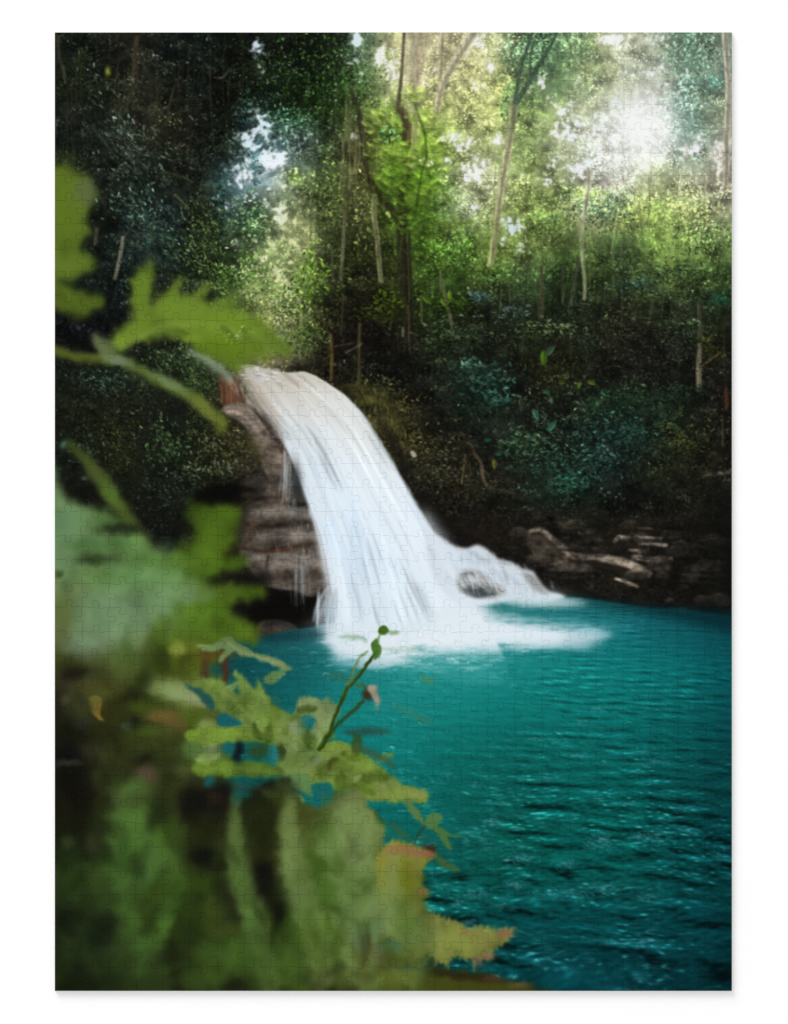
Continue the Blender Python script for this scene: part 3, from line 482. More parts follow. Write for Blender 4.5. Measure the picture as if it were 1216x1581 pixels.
def paint_pool(C):
    XX, YY = np.meshgrid(np.arange(PW, dtype=np.float32)+PX0, np.arange(PH, dtype=np.float32)+PY0)
    # the surface: many small waves on a level pool, seen in perspective
    y0 = 880-PY0; Yw = YY[y0:]; f, yh, hc = 1500., 700., 2.0
    Zw = hc*f/(Yw-yh); Xw = (XX[y0:]-900)*Zw/f; kz, kx = Zw/(Yw-yh), Zw/f
    wr = RS(77); S = np.zeros_like(Yw); g3 = np.zeros_like(Yw); bend = .05*fbm(PH-y0, PW, 40, 120, 405, 2)
    ns = ng = 0
    for q in range(110):
        lam = math.exp(wr.uniform(math.log(.028), math.log(.42))); th = wr.normal(.25, .55); K = 2*math.pi/lam
        ax, az = K*math.sin(th), K*math.cos(th); amp = wr.uniform(.5, 1.2)*(1.15 if lam > .12 else .7)
        cpp = (abs(ax)*kx+abs(az)*kz)/(2*math.pi)
        ph = ax*(Xw+bend)+az*(Zw+bend)+wr.uniform(0, 6.283)
        t = np.sin(ph)*amp*smooth(.42, .22, cpp)
        if lam < .085: g3 += t; ng += amp*amp/2
        else: S += t; ns += amp*amp/2
    def full(a): o = np.zeros((PH, PW), np.float32); o[y0:] = a; return o
    S = full(S/math.sqrt(ns)); g3 = full(g3/math.sqrt(ng))
    s = 3.0+np.clip(YY-915, 0, 700)*.026
    B = guide([
"2a3a38 1c5c60 2a6a70 2a7076 2a7a80 2a7a7e 207076 186068 0f4c54 0a343a",
"14484c 1c6066 287a80 3a9496 409c9c 2c9094 1c7e84 14727a 0f6068 0a4a54",
"0f4c50 146064 1c7e80 249290 22928f 1a8a88 138380 0f7d7c 0c7072 08585e",
"0f5254 126466 168482 1a8986 148682 107e7a 0c7672 0c7270 0a6666 085056",
"0f5a5a 106a6a 12807e 127f7b 0c746e 0c6a66 0c6c68 0a6664 085a5a 07464a",
"0f5a5a 0f6a6a 0f7876 0e726e 0a6660 0a605a 0a625e 08605c 085252 063e42",
"0f5a5a 0f6666 0e6e6c 0c6864 0a5f59 095a54 085c58 085a56 064c4c 053c40",
"0c5050 0c5a5a 0c6462 0b6460 0a5c56 08584f 075550 075450 064a4a 043a3e",
"0c4c4c 0c5454 0c5a58 0b5a56 0a5852 085450 075250 07504e 06484a 043a3e",
"084446 084c4e 085252 08504e 084e4c 074a4c 064a4e 06494c 05444a 03343a",
"084446 084c4e 085252 08504e 074446 064246 054248 054248 053c42 032e34",
"063a3c 063e40 064244 064244 05383a 043c40 043c44 053c44 04343a 022428"], 370, 84, 925, 55)
    near = smooth(960, 1380, YY)
    calm = np.clip(.22+.9*smooth(720, 900, XX+.25*(YY-1150))+.9*smooth(1240, 1400, YY), 0, 1)*np.clip(.75+.45*fbm(PH, PW, 60, 150, 505, 2), .15, 1.2)
    S = S*calm; g3 = g3*np.clip(calm+.1, 0, 1.1); n1 = S
    patch = fbm(PH, PW, 34, 70, 500, 3)
    right = 1-.45*smooth(950, 1140, XX)
    P = B*np.array([.97, .97, .95], np.float32)*np.clip(.97+(.11+.12*near)*(S*.8+.45*g3), .4, 2)[..., None]
    b = smooth(.25, 2.5, S+.55*g3+.95*patch-.25)*right*(1-.7*smooth(1010, 935, YY)*smooth(760, 900, XX))
    P += b[..., None]*np.array([.05, .125, .135], np.float32)*(.5+.4*near)[..., None]
    sp = smooth(1.0, 2.6, g3+.55*S+1.0*patch-.2)*right
    P += sp[..., None]*np.array([.25, .29, .30], np.float32)*(.42+.25*near)[..., None]
    P *= (1-(.10+.24*near)*smooth(.5, 2.0, -S-.35*g3))[..., None]
    rng = RS(41); N = 6000
    xs = rng.uniform(340, 1130, N); ys = 925+605*rng.rand(N)**1.15
    a = at(patch, xs, ys); h = at(n1, xs, ys); nr = at(near, xs, ys)
    keep = rng.rand(N) < np.clip(.30+.75*a+.4*h, .02, 1); xs, ys, a, h, nr = xs[keep], ys[keep], a[keep], h[keep], nr[keep]
    sz = at(s, xs, ys); b = np.clip(rng.gamma(1.1, .30, len(xs))*(.45+.5*a+.25*nr), 0, 1.0)
    rgt = 1-.55*smooth(900, 1130, xs)
    cs = np.clip(at(B, xs, ys)+(b*rgt)[:, None]*np.array([.26, .37, .37]), 0, 1).astype(np.float32)
    leaves(P, xs, ys, np.clip(sz*rng.uniform(.6, 2.2, len(xs)), 3, 22), cs, rng, .15, .10, .2, .45)
    bright = (b > .55) & (rng.rand(len(xs)) < .12)
    leaves(P, xs[bright], ys[bright], np.clip(sz[bright]*.9, 3, 9), np.clip(cs[bright]+np.array([.12, .10, .10]), 0, 1).astype(np.float32), rng, .2, .1, .3, .6)
    # gatherings of glints where the photo has them
    for x, y, rx, ry, n in ((760, 1268, 14, 8, 90), (800, 1325, 26, 8, 170), (795, 1366, 16, 8, 110), (735, 1380, 18, 9, 120), (705, 1395, 10, 6, 40), (925, 1300, 30, 12, 200), (1000, 1292, 30, 9, 150), (875, 1332, 16, 7, 90), (870, 1380, 50, 10, 220), (930, 1370, 40, 8, 150), (1000, 1385, 26, 6, 80), (725, 1425, 16, 6, 50), (780, 1400, 16, 6, 50), (690, 1195, 20, 5, 30), (735, 1212, 10, 3, 20), (825, 1140, 22, 4, 40), (920, 1095, 30, 6, 60), (990, 1160, 20, 5, 40), (970, 1240, 16, 3, 30), (1050, 1250, 24, 5, 40), (900, 1115, 20, 4, 30), (890, 1165, 24, 5, 50), (850, 1200, 20, 5, 40), (1010, 1175, 30, 5, 60)):
        gx = x+rng.normal(0, .5, n)*rx; gy = y+rng.normal(0, .5, n)*ry
        leaves(P, gx, gy, rng.uniform(3, 9, n), np.clip(col('5a9ca8')*rng.uniform(.5, 1.4, (n, 1)), 0, 1).astype(np.float32), rng, .2, .15, .3, .2)
    P += (fbm(PH, PW, 2.5, 4, 520, 2)*.010)[..., None]
    P = blur(P, .5)
    # murky shallows by the left rocks
    m = polymask(np.concatenate([spline([(300, 1000), (355, 985), (400, 985), (440, 975), (500, 965), (560, 950), (700, 905), (760, 918), (830, 915), (880, 921), (940, 929), (1000, 938), (1060, 942), (1145, 953)], 6, False), [(1145, 1545), (300, 1545)]]), 1.3)
    lay(C, m[0], m[1], np.clip(P[m[0]], 0, 1))
    stroke(C, [(880, 922), (940, 932), (1000, 941), (1060, 949), (1140, 962)], [4, 9, 14, 22, 34], '06262c', 6, .75)

def paint_falls(C):
    rng = RS(5)
    XX, YY = np.meshgrid(np.arange(PW, dtype=np.float32)+PX0, np.arange(PH, dtype=np.float32)+PY0)
    Lp = np.array([(350, 556), (358, 566), (371, 594), (392, 630), (426, 668), (444, 700), (459, 740), (477, 790), (489, 830), (499, 880), (507, 930), (512, 985), (512, 1040)], float)
    Rp = np.array([(440, 558), (476, 573), (505, 590), (533, 610), (562, 642), (590, 688), (618, 735), (645, 782), (668, 822), (690, 862), (715, 908), (742, 950), (765, 985), (790, 1040)], float)
    ys = np.arange(PH)+PY0
    L = np.interp(ys, Lp[:, 1], Lp[:, 0])[:, None]; R = np.interp(ys, Rp[:, 1], Rp[:, 0])[:, None]
    s = (XX-L)/(R-L)
    u = np.clip(s, -.3, 1.5)*260
    T = RS(78).uniform(-1, 1, (512, 512)).astype(np.float32)
    st = .55*tilesample(T, u/9, YY/120+3)+.4*tilesample(T, u/4+9, YY/70+50)+.3*tilesample(T, u/2+30, YY/45+90)+.5*tilesample(T, u/26+70, YY/170+9)
    base = guide([
"b0b0a8 bcbab0 c4c2ba c8c6c0 ccd0d0",
"b4b0a6 cccac2 d6d6d2 d8dada d2d8da",
"b8bcbc ccd2d4 dadcda dedfde c4ced2",
"b0bcc4 c4d2dc d8e2e8 e0e6ea c8d4dc",
"b4c4d0 c8d8e4 d6e4ee dee8f0 ccdce6",
"b8cad6 ccdce8 cfdfec dce8f2 d0e0ec",
"bcd0de ccdce8 cbdbe8 d6e4ee d4e2ee",
"c0d4e0 ccdce8 ccdbe6 d4e2ea d8e6f0",
"c4d8e4 d0e0ea d2e0ea d8e6ee dae8f0"], 385, 78, 565, 52)
    top = smooth(690, 560, YY)
    P = (base*1.035)*(1+.045*st*(1-.3*top))[..., None]
    # blue-grey gaps between strands, lower down
    gap = smooth(.42, 1.05, -st+.28*tilesample(T, u/14+11, YY/60+200))*smooth(690, 780, YY)*smooth(.02, .2, s)*smooth(1.0, .72, s)
    P -= (gap*.30)[..., None]*(P-col('8fa6bd'))
    P += (.06*smooth(.3, 1.2, st)*(1-top))[..., None]
    m = polymask(np.concatenate([spline(Lp, 4, False), spline(Rp, 4, False)[::-1]]), 1.2)
    M = np.zeros((PH, PW), np.float32); M[m[0]] = m[1]
    ragged = smooth(-.02, .05, s+.03*st)*smooth(1.03, .97, s+.02*st)
    M *= np.clip(ragged+.15, 0, 1)*smooth(1025, 985, YY)
    crest = np.interp(XX[0], [350, 362, 385, 400, 425, 445, 470, 482], [559, 561, 562, 566, 572, 573.5, 573, 577])[None]+1.2*fbm(1, PW, 1.1, 12, 640, 2)
    M *= smooth(crest-1.5, crest+2.5, YY)
    M *= 1-smooth(.20+.06*st, -.01, s)*smooth(700, 640, YY)*(.80+.25*st)          # shallow film on the left lip
    lay(C, (slice(None), slice(None)), M, np.clip(P, 0, 1))
    # streaks drawn along the flow
    def flow(s0, ya, yb, w, c, a, f=1.2, wob=0):
        yy = np.linspace(ya, yb, 7); x = np.interp(yy, Lp[:, 1], Lp[:, 0]); r = np.interp(yy, Rp[:, 1], Rp[:, 0])
        stroke(C, list(zip(x+(r-x)*(s0+wob*np.linspace(0, 1, 7)), yy)), w, c, f, a)
    for k in range(420):
        ya = rng.uniform(575, 930); s0 = rng.uniform(.06, .95); h = rng.uniform(40, 130)
        flow(s0, ya, min(ya+h, 990), [.5, rng.uniform(1, 2.6), .5], rng.choice(['f6f9fb', 'f2f7fa', 'ecf3f7', 'c0ceda', 'dce6ee']), rng.uniform(.10, .34), 1.1, rng.normal(0, .012))
    for s0, ya, yb, w, c, a in ((.36, 655, 745, 9, '5a6c7c', .55), (.31, 690, 760, 8, '6c8090', .55), (.38, 715, 760, 4, '4c5c6c', .5), (.28, 640, 700, 10, '8a9aa6', .4), (.42, 830, 905, 6, '6c8098', .5), (.36, 800, 860, 6, '7c94ac', .5), (.33, 850, 910, 5, '647c98', .5), (.48, 820, 870, 4, '7890a8', .45), (.55, 850, 900, 5, '6e8498', .45), (.62, 860, 965, 6, '5c6a74', .6), (.66, 880, 970, 7, '66707a', .6), (.58, 900, 975, 5, '6c7880', .55), (.69, 900, 965, 5, '78848c', .5), (.52, 905, 975, 4, '7c8c98', .5), (.22, 900, 975, 6, '8aa0b0', .5), (.30, 930, 985, 5, '6c8894', .5), (.45, 930, 985, 4, '708490', .5), (.13, 780, 880, 3, 'a8b8c8', .3),
                               (.72, 612, 680, 9, 'a4a49c', .55), (.76, 640, 720, 6, '9aa2a4', .5), (.93, 660, 730, 8, '909c9e', .6), (.86, 700, 800, 6, 'b0c0cc', .5), (.5, 590, 640, 8, 'b0a89c', .5), (.62, 575, 600, 10, '948c82', .9), (.45, 573, 600, 12, '9a948a', .8), (.8, 575, 600, 6, '8c8880', .6), (.3, 570, 590, 6, 'a8a49c', .5), (.15, 600, 660, 9, '9c8f84', .5), (.05, 600, 660, 7, '86766a', .5)):
        flow(s0, ya, yb, [.6, w*.7, w*.6, .6], c, a*.62, 1.5, rng.normal(0, .01))
    for s0, ya, yb, w, a in ((.10, 655, 800, 14, .6), (.03, 780, 985, 16, .85), (.10, 850, 985, 18, .8), (.55, 660, 790, 26, .5), (.68, 740, 900, 24, .6), (.80, 800, 960, 30, .55), (.5, 780, 850, 16, .4), (.88, 720, 850, 8, .5)):
        flow(s0, ya, yb, [3, w, w, w*.7], 'e6eef4', a*.75, 4)
    for k in range(60):                              # broken film over the left lip
        t = rng.rand(); x = 352+86*t+rng.normal(0, 6); y = 575+95*t+rng.normal(0, 8)
        stroke(C, [(x, y), (x+rng.uniform(6, 16), y+rng.uniform(10, 26))], [.6, rng.uniform(1.2, 3.5), .6], rng.choice(['e4e6e4', 'd4d8d8', 'b8b8b4', '8a7a6c']), 1.4, rng.uniform(.15, .5))
    stroke(C, [(443, 680), (462, 715), (478, 745), (492, 775), (503, 800)], [8, 12, 13, 12, 12], 'dce6ec', 2, .85)
    blob(C, 458, 735, 8, 26, '303a40', .7, -.15)
    for k in range(110):
        ya = rng.uniform(600, 830); x = np.interp(ya, Rp[:, 1], Rp[:, 0])+rng.uniform(-5, 3); h = rng.uniform(8, 30)
        stroke(C, [(x, ya), (np.interp(ya+h, Rp[:, 1], Rp[:, 0])+rng.uniform(-4, 4), ya+h)], [.8, rng.uniform(1, 2.4), .6], rng.choice(['d8e2ea', 'b0c0cc', '8ea0ac']), .9, rng.uniform(.15, .5))
    # left fan at the foot
    for k in range(80):
        x = rng.uniform(490, 520); stroke(C, [(x, rng.uniform(905, 930)), (x+rng.normal(-3, 3), rng.uniform(950, 985))], [1, 2.2, 1], rng.choice(['dce6ec', 'b4c4ce', '8ca0ac']), .8, rng.uniform(.2, .6))
    stroke(C, [(508, 905), (497, 920), (488, 940), (484, 960)], [3, 5, 5, 2], 'c0ccd4', 1.6, .7)
    # crest highlights
    for k in range(40):
        x = rng.uniform(368, 430); y = 563+(x-368)*.06+rng.uniform(0, 22); stroke(C, [(x, y), (x+rng.uniform(5, 14), y+rng.uniform(0, 3))], [1, 2, 1], rng.choice(['f0f2f2', 'd8dcdc', '9a9c9a']), .7, .6)
    # right-hand foam shelf
    fill(C, [(655, 815), (675, 826), (700, 842), (720, 846), (736, 841), (752, 848), (768, 862), (790, 868), (805, 878), (822, 882), (832, 897), (846, 912), (862, 916), (872, 922), (850, 928), (825, 930), (790, 928), (740, 935), (700, 930), (665, 880)], 'd2dde6', 2, .97)
    stroke(C, [(650, 790), (690, 860), (722, 912), (745, 945)], [14, 26, 36, 40], 'dde8f0', 8, .7)
    for k in range(150):
        t = rng.rand(); x = 690+140*t+rng.normal(0, 9); y = 850+55*t+rng.normal(0, 12)
        stroke(C, [(x, y), (x+rng.uniform(3, 10), y+rng.uniform(8, 24))], [1, rng.uniform(2, 5), 1], rng.choice(['eef4f8', 'dce8f0', 'b0c0d0', '98aab8']), 1.5, rng.uniform(.15, .45))
    stroke(C, [(722, 850), (742, 862), (760, 868)], [3, 4, 2], '8496a6', 2, .55); stroke(C, [(770, 868), (790, 872)], [3, 3], '7c8e96', 1.6, .6)
    fill(C, [(806, 884), (824, 888), (840, 908), (848, 918), (830, 914), (815, 900)], '6c7478', 2.5, .6)
    tex = np.clip(1+.35*fbm(PH, PW, 4, 9, 61, 3), .3, 2)
    fill(C, [(704, 896), (714, 882), (734, 882), (752, 892), (778, 914), (768, 920), (738, 922), (712, 914), (708, 905)], '6e757a', 3.2, .85, True, tex)
    fill(C, [(714, 908), (735, 900), (762, 908), (770, 916), (740, 923), (720, 917)], '3a4446', 2, .8, True, tex)
    for k in range(60):
        t = rng.rand(); x = 705+62*t+rng.normal(0, 4); y = 888+rng.normal(0, 7)+16*abs(t-.4)
        stroke(C, [(x, y), (x+rng.uniform(8, 18), y+rng.uniform(4, 16))], [.8, 2, .8], rng.choice(['c4d2dc', 'a0aeb8', '707c84']), 1, rng.uniform(.2, .6))
    for k in range(46):
        x = rng.uniform(696, 762); y = 872+.28*(x-696)+rng.uniform(-2, 14); h = rng.uniform(10, 30)
        stroke(C, [(x, y), (x+rng.uniform(3, 9), y+h*.6), (x+rng.uniform(5, 14), y+h)], [.8, rng.uniform(1.2, 3), .8], rng.choice(['dce6ee', 'c8d4de', 'eef4f8']), 1.1, rng.uniform(.2, .6))
    stroke(C, [(690, 865), (715, 872), (740, 876), (762, 892), (776, 912)], [10, 9, 7, 7, 4], 'd4e0e8', 2.5, .7)
    stroke(C, [(395, 984), (440, 982), (490, 978), (515, 980)], [10, 16, 16, 8], '0c2a30', 5, .7)
    # plunge foam spread over the pool
    A = .8*fbm(PH, PW, 5, 44, 811, 3)+.5*fbm(PH, PW, 6, 14, 812, 3)
    def foam(pts, f, a, c, lo=-.9, hi=.5):
        r = polymask(spline(pts, 6), f)
        if r: lay(C, r[0], r[1]*smooth(lo-.35, hi+.55, A[r[0]]*.9+3.0*(r[1]-.5)), col(c), a)
    foam([(498, 968), (540, 965), (600, 972), (680, 940), (720, 928), (765, 948), (850, 960), (925, 962), (945, 978), (920, 998), (840, 1004), (770, 1002), (690, 1004), (640, 1020), (600, 1034), (530, 1026), (490, 990)], 12, .97, 'd2dfe8')
    foam([(640, 972), (720, 935), (760, 955), (840, 966), (880, 978), (850, 994), (760, 996), (690, 998), (640, 1000)], 8, .9, 'e2ecf3', -1.5, .2)
    foam([(500, 975), (560, 972), (640, 985), (660, 1000), (600, 1020), (540, 1012), (500, 995)], 8, .6, 'e0ecf0')
    roll = fbm(PH, PW, 5, 22, 815, 3); rm = smooth(.0, 1.0, roll+.012*(YY-1010))*smooth(980, 1004, YY)*smooth(1045, 1018, YY)*smooth(500, 540, XX)*smooth(800, 690, XX)
    lay(C, (slice(None), slice(None)), rm, col('58a4a8'), .75)
    foam([(760, 924), (840, 922), (880, 924), (915, 932), (860, 938), (790, 936)], 6, .9, 'c8dce4')
    foam([(640, 1010), (720, 1008), (800, 1030), (760, 1060), (660, 1050), (600, 1045)], 14, .30, '6cc0c0', -.2, 1)
    foam([(800, 945), (940, 950), (1010, 965), (960, 985), (880, 980)], 12, .30, '5cb0b8', -.2, 1)
    for k in range(160):
        x = rng.normal(640, 90); y = 1000+abs(rng.normal(0, 22)); l = rng.uniform(8, 26)
        stroke(C, [(x, y), (x+l*.5, y-rng.uniform(-1, 3)), (x+l, y+rng.normal(0, 1.5))], [.8, rng.uniform(1.2, 2.6), .8], rng.choice(['c4e0e4', '8cc8c8', 'e4f0f4']), .8, rng.uniform(.15, .5))
    mist = fbm(PH, PW, 14, 22, 820, 3)
    for x, y, rx, ry, a in ((600, 975, 90, 22, .35), (520, 965, 34, 26, .3), (700, 940, 44, 34, .35), (850, 918, 34, 14, .25)):
        YY2, XX2 = YY[820:990], XX[820:990]; g = np.exp(-((XX2-x)/rx)**2-((YY2-y)/ry)**2)*np.clip(.7+.5*mist[820:990], 0, 1.3)
        lay(C, (slice(820, 990), slice(None)), g, col('dfe9f0'), a)
    for k in range(500):
        x = rng.normal(640, 70); y = 985+abs(rng.normal(0, 18))-rng.uniform(0, 20)
        if x < 515: continue
        blob(C, x, y, rng.uniform(.8, 2.2), rng.uniform(.6, 1.3), rng.choice(['f6fafc', 'e8f2f6', 'bcd8dc']), rng.uniform(.3, .8))
    blob(C, 660, 985, 70, 9, 'e6eef4', .5); blob(C, 705, 955, 28, 26, 'e2ebf2', .7); blob(C, 560, 968, 50, 10, 'dbe7ee', .6)

def serr(pts, amp, rng, step=7):
    """a leaf outline with toothed margin"""
    p = spline(pts, 10); out = []; acc = 0
    d = np.roll(p, -1, 0)-p; nn = np.stack([d[:, 1], -d[:, 0]], 1); nn /= np.maximum(np.linalg.norm(nn, axis=1, keepdims=True), 1e-6)
    ln = np.linalg.norm(d, axis=1); cum = np.cumsum(ln); T = np.arange(0, cum[-1], step/2)
    sgn = 1 if np.sum(p[:, 0]*np.roll(p[:, 1], -1)-np.roll(p[:, 0], -1)*p[:, 1]) > 0 else -1
    for k, t in enumerate(T):
        i = min(np.searchsorted(cum, t), len(p)-1)
        out.append(p[i]+sgn*nn[i]*amp*(rng.uniform(.5, 1.2) if k % 2 else -.2))
    return np.array(out)

def paint_front(C):
    def blob(C, x, y, rx, ry, c, a=1, ang=0, soft=1.25): globals()['blob'](C, x, y, rx*1.25, ry*1.25, c, a, ang, soft*1.15)
    rng = RS(14)
    G = guide(UNDER, 110, 50, 775, 50)
    soft = 1+.17*fbm(PH, PW, 34, 26, 911, 3)
    GU = np.clip(G*np.array([1.0, .97, .88], np.float32)*soft[..., None]*(.90-.14*smooth(1000, 1250, np.arange(PH)+PY0))[:, None, None], 0, 1)
    def veg(pts, f, a=1, k=1.0, sm=True):
        r = polymask(serr(pts, 7, rng, 26), f*.85)
        if r: lay(C, r[0], r[1], np.clip(GU[r[0]]*k, 0, 1), a)
    def cut(pts, c, f, a, amp=6, step=24):
        r = polymask(serr(pts, amp, rng, step), f)
        if r: lay(C, r[0], r[1], np.clip(col(c)*soft[r[0]][..., None], 0, 1), a)
    # --- upper left fronds
    cut([(70, 268), (105, 266), (124, 272), (142, 284), (146, 300), (136, 316), (127, 332), (134, 352), (133, 366), (120, 376), (126, 392), (146, 404), (140, 418), (118, 424), (104, 432), (70, 424)], '55701a', 5, .97, 7, 30)
    blob(C, 98, 330, 26, 60, '5f7d18', .8); blob(C, 132, 296, 16, 18, '5a6a44', .7); blob(C, 110, 405, 26, 14, '648220', .6); blob(C, 100, 385, 8, 12, '46600e', .5)
    cut([(70, 436), (100, 442), (128, 452), (155, 460), (162, 466), (142, 478), (130, 490), (112, 486), (70, 470)], '587418', 5, .97)
    cut([(204, 445), (214, 425), (230, 420), (232, 445), (226, 472), (236, 484), (243, 466), (262, 454), (285, 454), (300, 464), (322, 472), (340, 474), (362, 484), (385, 486), (398, 492), (408, 514), (440, 532), (448, 545), (425, 548), (402, 540), (392, 556), (372, 566), (346, 556), (316, 540), (290, 526), (262, 520), (236, 519), (212, 526), (196, 536), (180, 542), (168, 530), (182, 514), (206, 500), (208, 476)], '668620', 5, .96, 9, 22)
    blob(C, 218, 450, 9, 24, '5e801c', .8); blob(C, 270, 480, 30, 18, '6c9420', .8); blob(C, 345, 500, 40, 22, '6a921c', .9); blob(C, 345, 535, 34, 14, '588008', .7); blob(C, 410, 530, 26, 12, '64861e', .6); blob(C, 215, 510, 20, 12, '6c9020', .7); blob(C, 280, 512, 12, 5, '4a6414', .6)
    for x, y in ((352, 512), (362, 520), (345, 505), (376, 512), (382, 524)): blob(C, x, y, 5, 3, '2e4a10', .5, .6)
    cluster(C, rng, 372, 522, 18, 10, 40, 5, ['4c6a18', '9aac60', 'c0cc90'], alpha=.5)
    for x, y, l, an, c in ((395, 500, 46, .55, '64861e'), (380, 525, 52, .75, '5e801a'), (345, 545, 44, .85, '5a7c14'), (300, 462, 40, -.75, '6c9022'), (265, 455, 36, -1.0, '6c9022'), (335, 476, 40, -.5, '6a8e24'), (230, 425, 30, -1.45, '62841c'), (310, 535, 36, .95, '587a14'), (415, 525, 44, .45, '5c7e20')):
        q = np.array([math.cos(an), math.sin(an)]); w = np.array([-q[1], q[0]])*l*.2; o = np.array([x, y])
        fill(C, [o-q*8+w*.6, o+q*l*.4+w, o+q*l, o+q*l*.4-w, o-q*8-w*.6], c, 4, .8)
    stroke(C, [(185, 540), (250, 505), (330, 502), (420, 532)], [5, 6, 5, 2], '8cac44', 3.5, .45)
    stroke(C, [(70, 534), (100, 546), (130, 552), (158, 552), (180, 552)], [16, 15, 14, 16, 12], '58681c', 4, .95)
    fill(C, [(142, 515), (152, 516), (162, 525), (178, 540), (176, 552), (160, 548), (150, 536)], '667c48', 3.5, .9)
    stroke(C, [(160, 550), (190, 558), (222, 574), (258, 592), (292, 612), (322, 634), (345, 662)], [12, 14, 14, 18, 18, 17, 5], '5c7628', 4, .95)
    blob(C, 180, 556, 18, 6, '74886a', .8, .3); blob(C, 262, 590, 26, 6, '72905a', .7, .5); blob(C, 318, 630, 22, 8, '6c7c2a', .8, .7); blob(C, 338, 655, 8, 14, '6a7a20', .7)
    stroke(C, [(290, 540), (318, 556), (345, 574), (362, 590)], [8, 12, 13, 6], '84a07c', 3.5, .85)
    # --- mid-left stem and broad blurred fronds
    stroke(C, [(104, 684), (128, 704), (150, 732), (172, 765), (196, 800), (218, 838), (236, 866)], [8, 14, 18, 22, 22, 20, 16], '4a6020', 5, .92)
    blob(C, 172, 762, 10, 22, '547a26', .7, -.5); blob(C, 145, 725, 8, 16, '4a5a26', .6, -.6)
    veg([(70, 765), (98, 768), (120, 778), (150, 786), (172, 796), (192, 812), (214, 832), (236, 852), (262, 858), (290, 848), (304, 828), (298, 800), (290, 782), (304, 774), (320, 784), (338, 786), (352, 780), (368, 784), (364, 804), (352, 818), (366, 830), (350, 844), (336, 858), (356, 862), (382, 862), (380, 876), (346, 882), (332, 896), (350, 906), (384, 908), (412, 912), (402, 922), (362, 924), (346, 934), (366, 952), (398, 976), (392, 992), (350, 990), (330, 1006), (348, 1030), (320, 1050), (345, 1060), (330, 1540), (70, 1540)], 6.5)
    for x, y, rx, ry, c, a in ((100, 805, 30, 18, '5c8a58', .6), (98, 850, 16, 30, '64905c', .5), (130, 840, 24, 8, '3c6c2c', .7), (148, 863, 26, 8, '1e2c10', .9), (188, 818, 26, 8, '141a10', .85), (180, 838, 16, 6, '3c6420', .7), (270, 880, 30, 20, '3c6414', .6), (210, 890, 50, 16, '4f8638', .6), (330, 800, 26, 16, '4a7012', .7), (352, 788, 14, 8, '52780f', .6), (90, 885, 6, 6, '28401c', .7), (102, 905, 8, 10, '4a6438', .6),
                            (150, 950, 46, 22, '64905f', .55), (185, 965, 36, 22, '6f9a6c', .6), (250, 925, 30, 16, '628f56', .6), (300, 915, 26, 14, '6a9062', .7), (275, 942, 10, 26, '42661a', .7), (320, 940, 30, 12, '4c780e', .6), (255, 950, 16, 24, '668a58', .5), (128, 995, 24, 16, '6c8c6c', .7), (200, 990, 10, 20, '34541a', .5), (195, 1010, 20, 20, '3c5a20', .5), (215, 985, 16, 16, '7a9c60', .6), (100, 950, 10, 30, '5a6c2c', .6), (250, 980, 12, 28, '2c4010', .7), (235, 1010, 14, 26, '34480f', .7), (270, 1000, 8, 20, '5c7810', .6), (300, 1000, 12, 10, '6c7c20', .6),
                            (335, 897, 14, 8, '15180f', .9), (385, 895, 26, 9, '10120f', .85), (372, 940, 10, 14, '14160f', .6), (275, 1000, 10, 9, '8a9a34', .8), (130, 1040, 22, 10, '17150f', .85), (110, 1038, 12, 8, '1c1a14', .7), (120, 1058, 26, 10, '332e24', .6), (250, 1022, 12, 24, '2c380f', .7), (222, 1060, 10, 30, '202a0e', .7), (205, 1080, 10, 16, '1a2210', .6), (180, 1100, 12, 20, '2c340f', .5)):
        blob(C, x, y, rx, ry, c, a)
    for p in ([(118, 905), (180, 935), (250, 950)], [(120, 875), (200, 880), (280, 905)], [(140, 820), (200, 860), (270, 900)]):
        stroke(C, p, [2, 3, 1], '9cba8c', 3.5, .3)
    # yellow leaf
    fill(C, [(138, 1078), (150, 1072), (158, 1082), (156, 1098), (161, 1112), (150, 1106), (142, 1094)], '8a7820', 1.6, .95); blob(C, 148, 1090, 4, 8, 'a07c20', .8)
    for x, y, rx, ry, c, a in ((118, 1090, 30, 14, '26231a', .6), (150, 1060, 30, 10, '3a340f', .6), (100, 1080, 8, 6, '4a4a34', .6), (125, 1115, 12, 8, '2c2e26', .6), (105, 1165, 22, 10, '10110f', .8), (140, 1160, 16, 12, '3a3a28', .5), (105, 1178, 18, 4, '3c3a30', .6), (196, 1120, 8, 6, '3c4a3c', .7), (210, 1120, 6, 10, '141810', .7), (180, 1170, 26, 10, '2c2616', .6), (140, 1210, 22, 20, '161510', .6), (225, 1170, 10, 8, '1a1810', .7), (225, 1196, 14, 12, '5a4a36', .85), (215, 1215, 14, 14, '4a6a24', .6), (300, 1120, 10, 8, '3c5a0c', .6), (145, 1300, 10, 12, '46462e', .5), (107, 1300, 8, 8, '3c4034', .6), (245, 1255, 12, 24, '1e2a10', .85), (238, 1280, 16, 14, '243212', .6)):
        blob(C, x, y, rx, ry, c, a)
    for x, y, rx, ry, c, a in ((262, 1062, 26, 12, '88a45c', .85), (285, 1072, 24, 10, '8ea866', .8), (312, 1082, 18, 9, '9aa874', .8), (250, 1105, 24, 9, '74602a', .8), (270, 1118, 14, 14, '6a522a', .7), (240, 1130, 26, 8, '52701a', .6), (215, 1090, 16, 10, '4f6414', .6), (300, 1105, 22, 12, '42600c', .6), (265, 1140, 20, 14, '2c3614', .6), (325, 1140, 12, 18, 'a0a878', .85), (318, 1125, 12, 12, '8c9c60', .7), (300, 1160, 16, 14, '58843c', .7), (330, 1170, 18, 14, '62864c', .7), (280, 1190, 20, 8, '4e5a2a', .6)):
        blob(C, x, y, rx, ry, c, a)
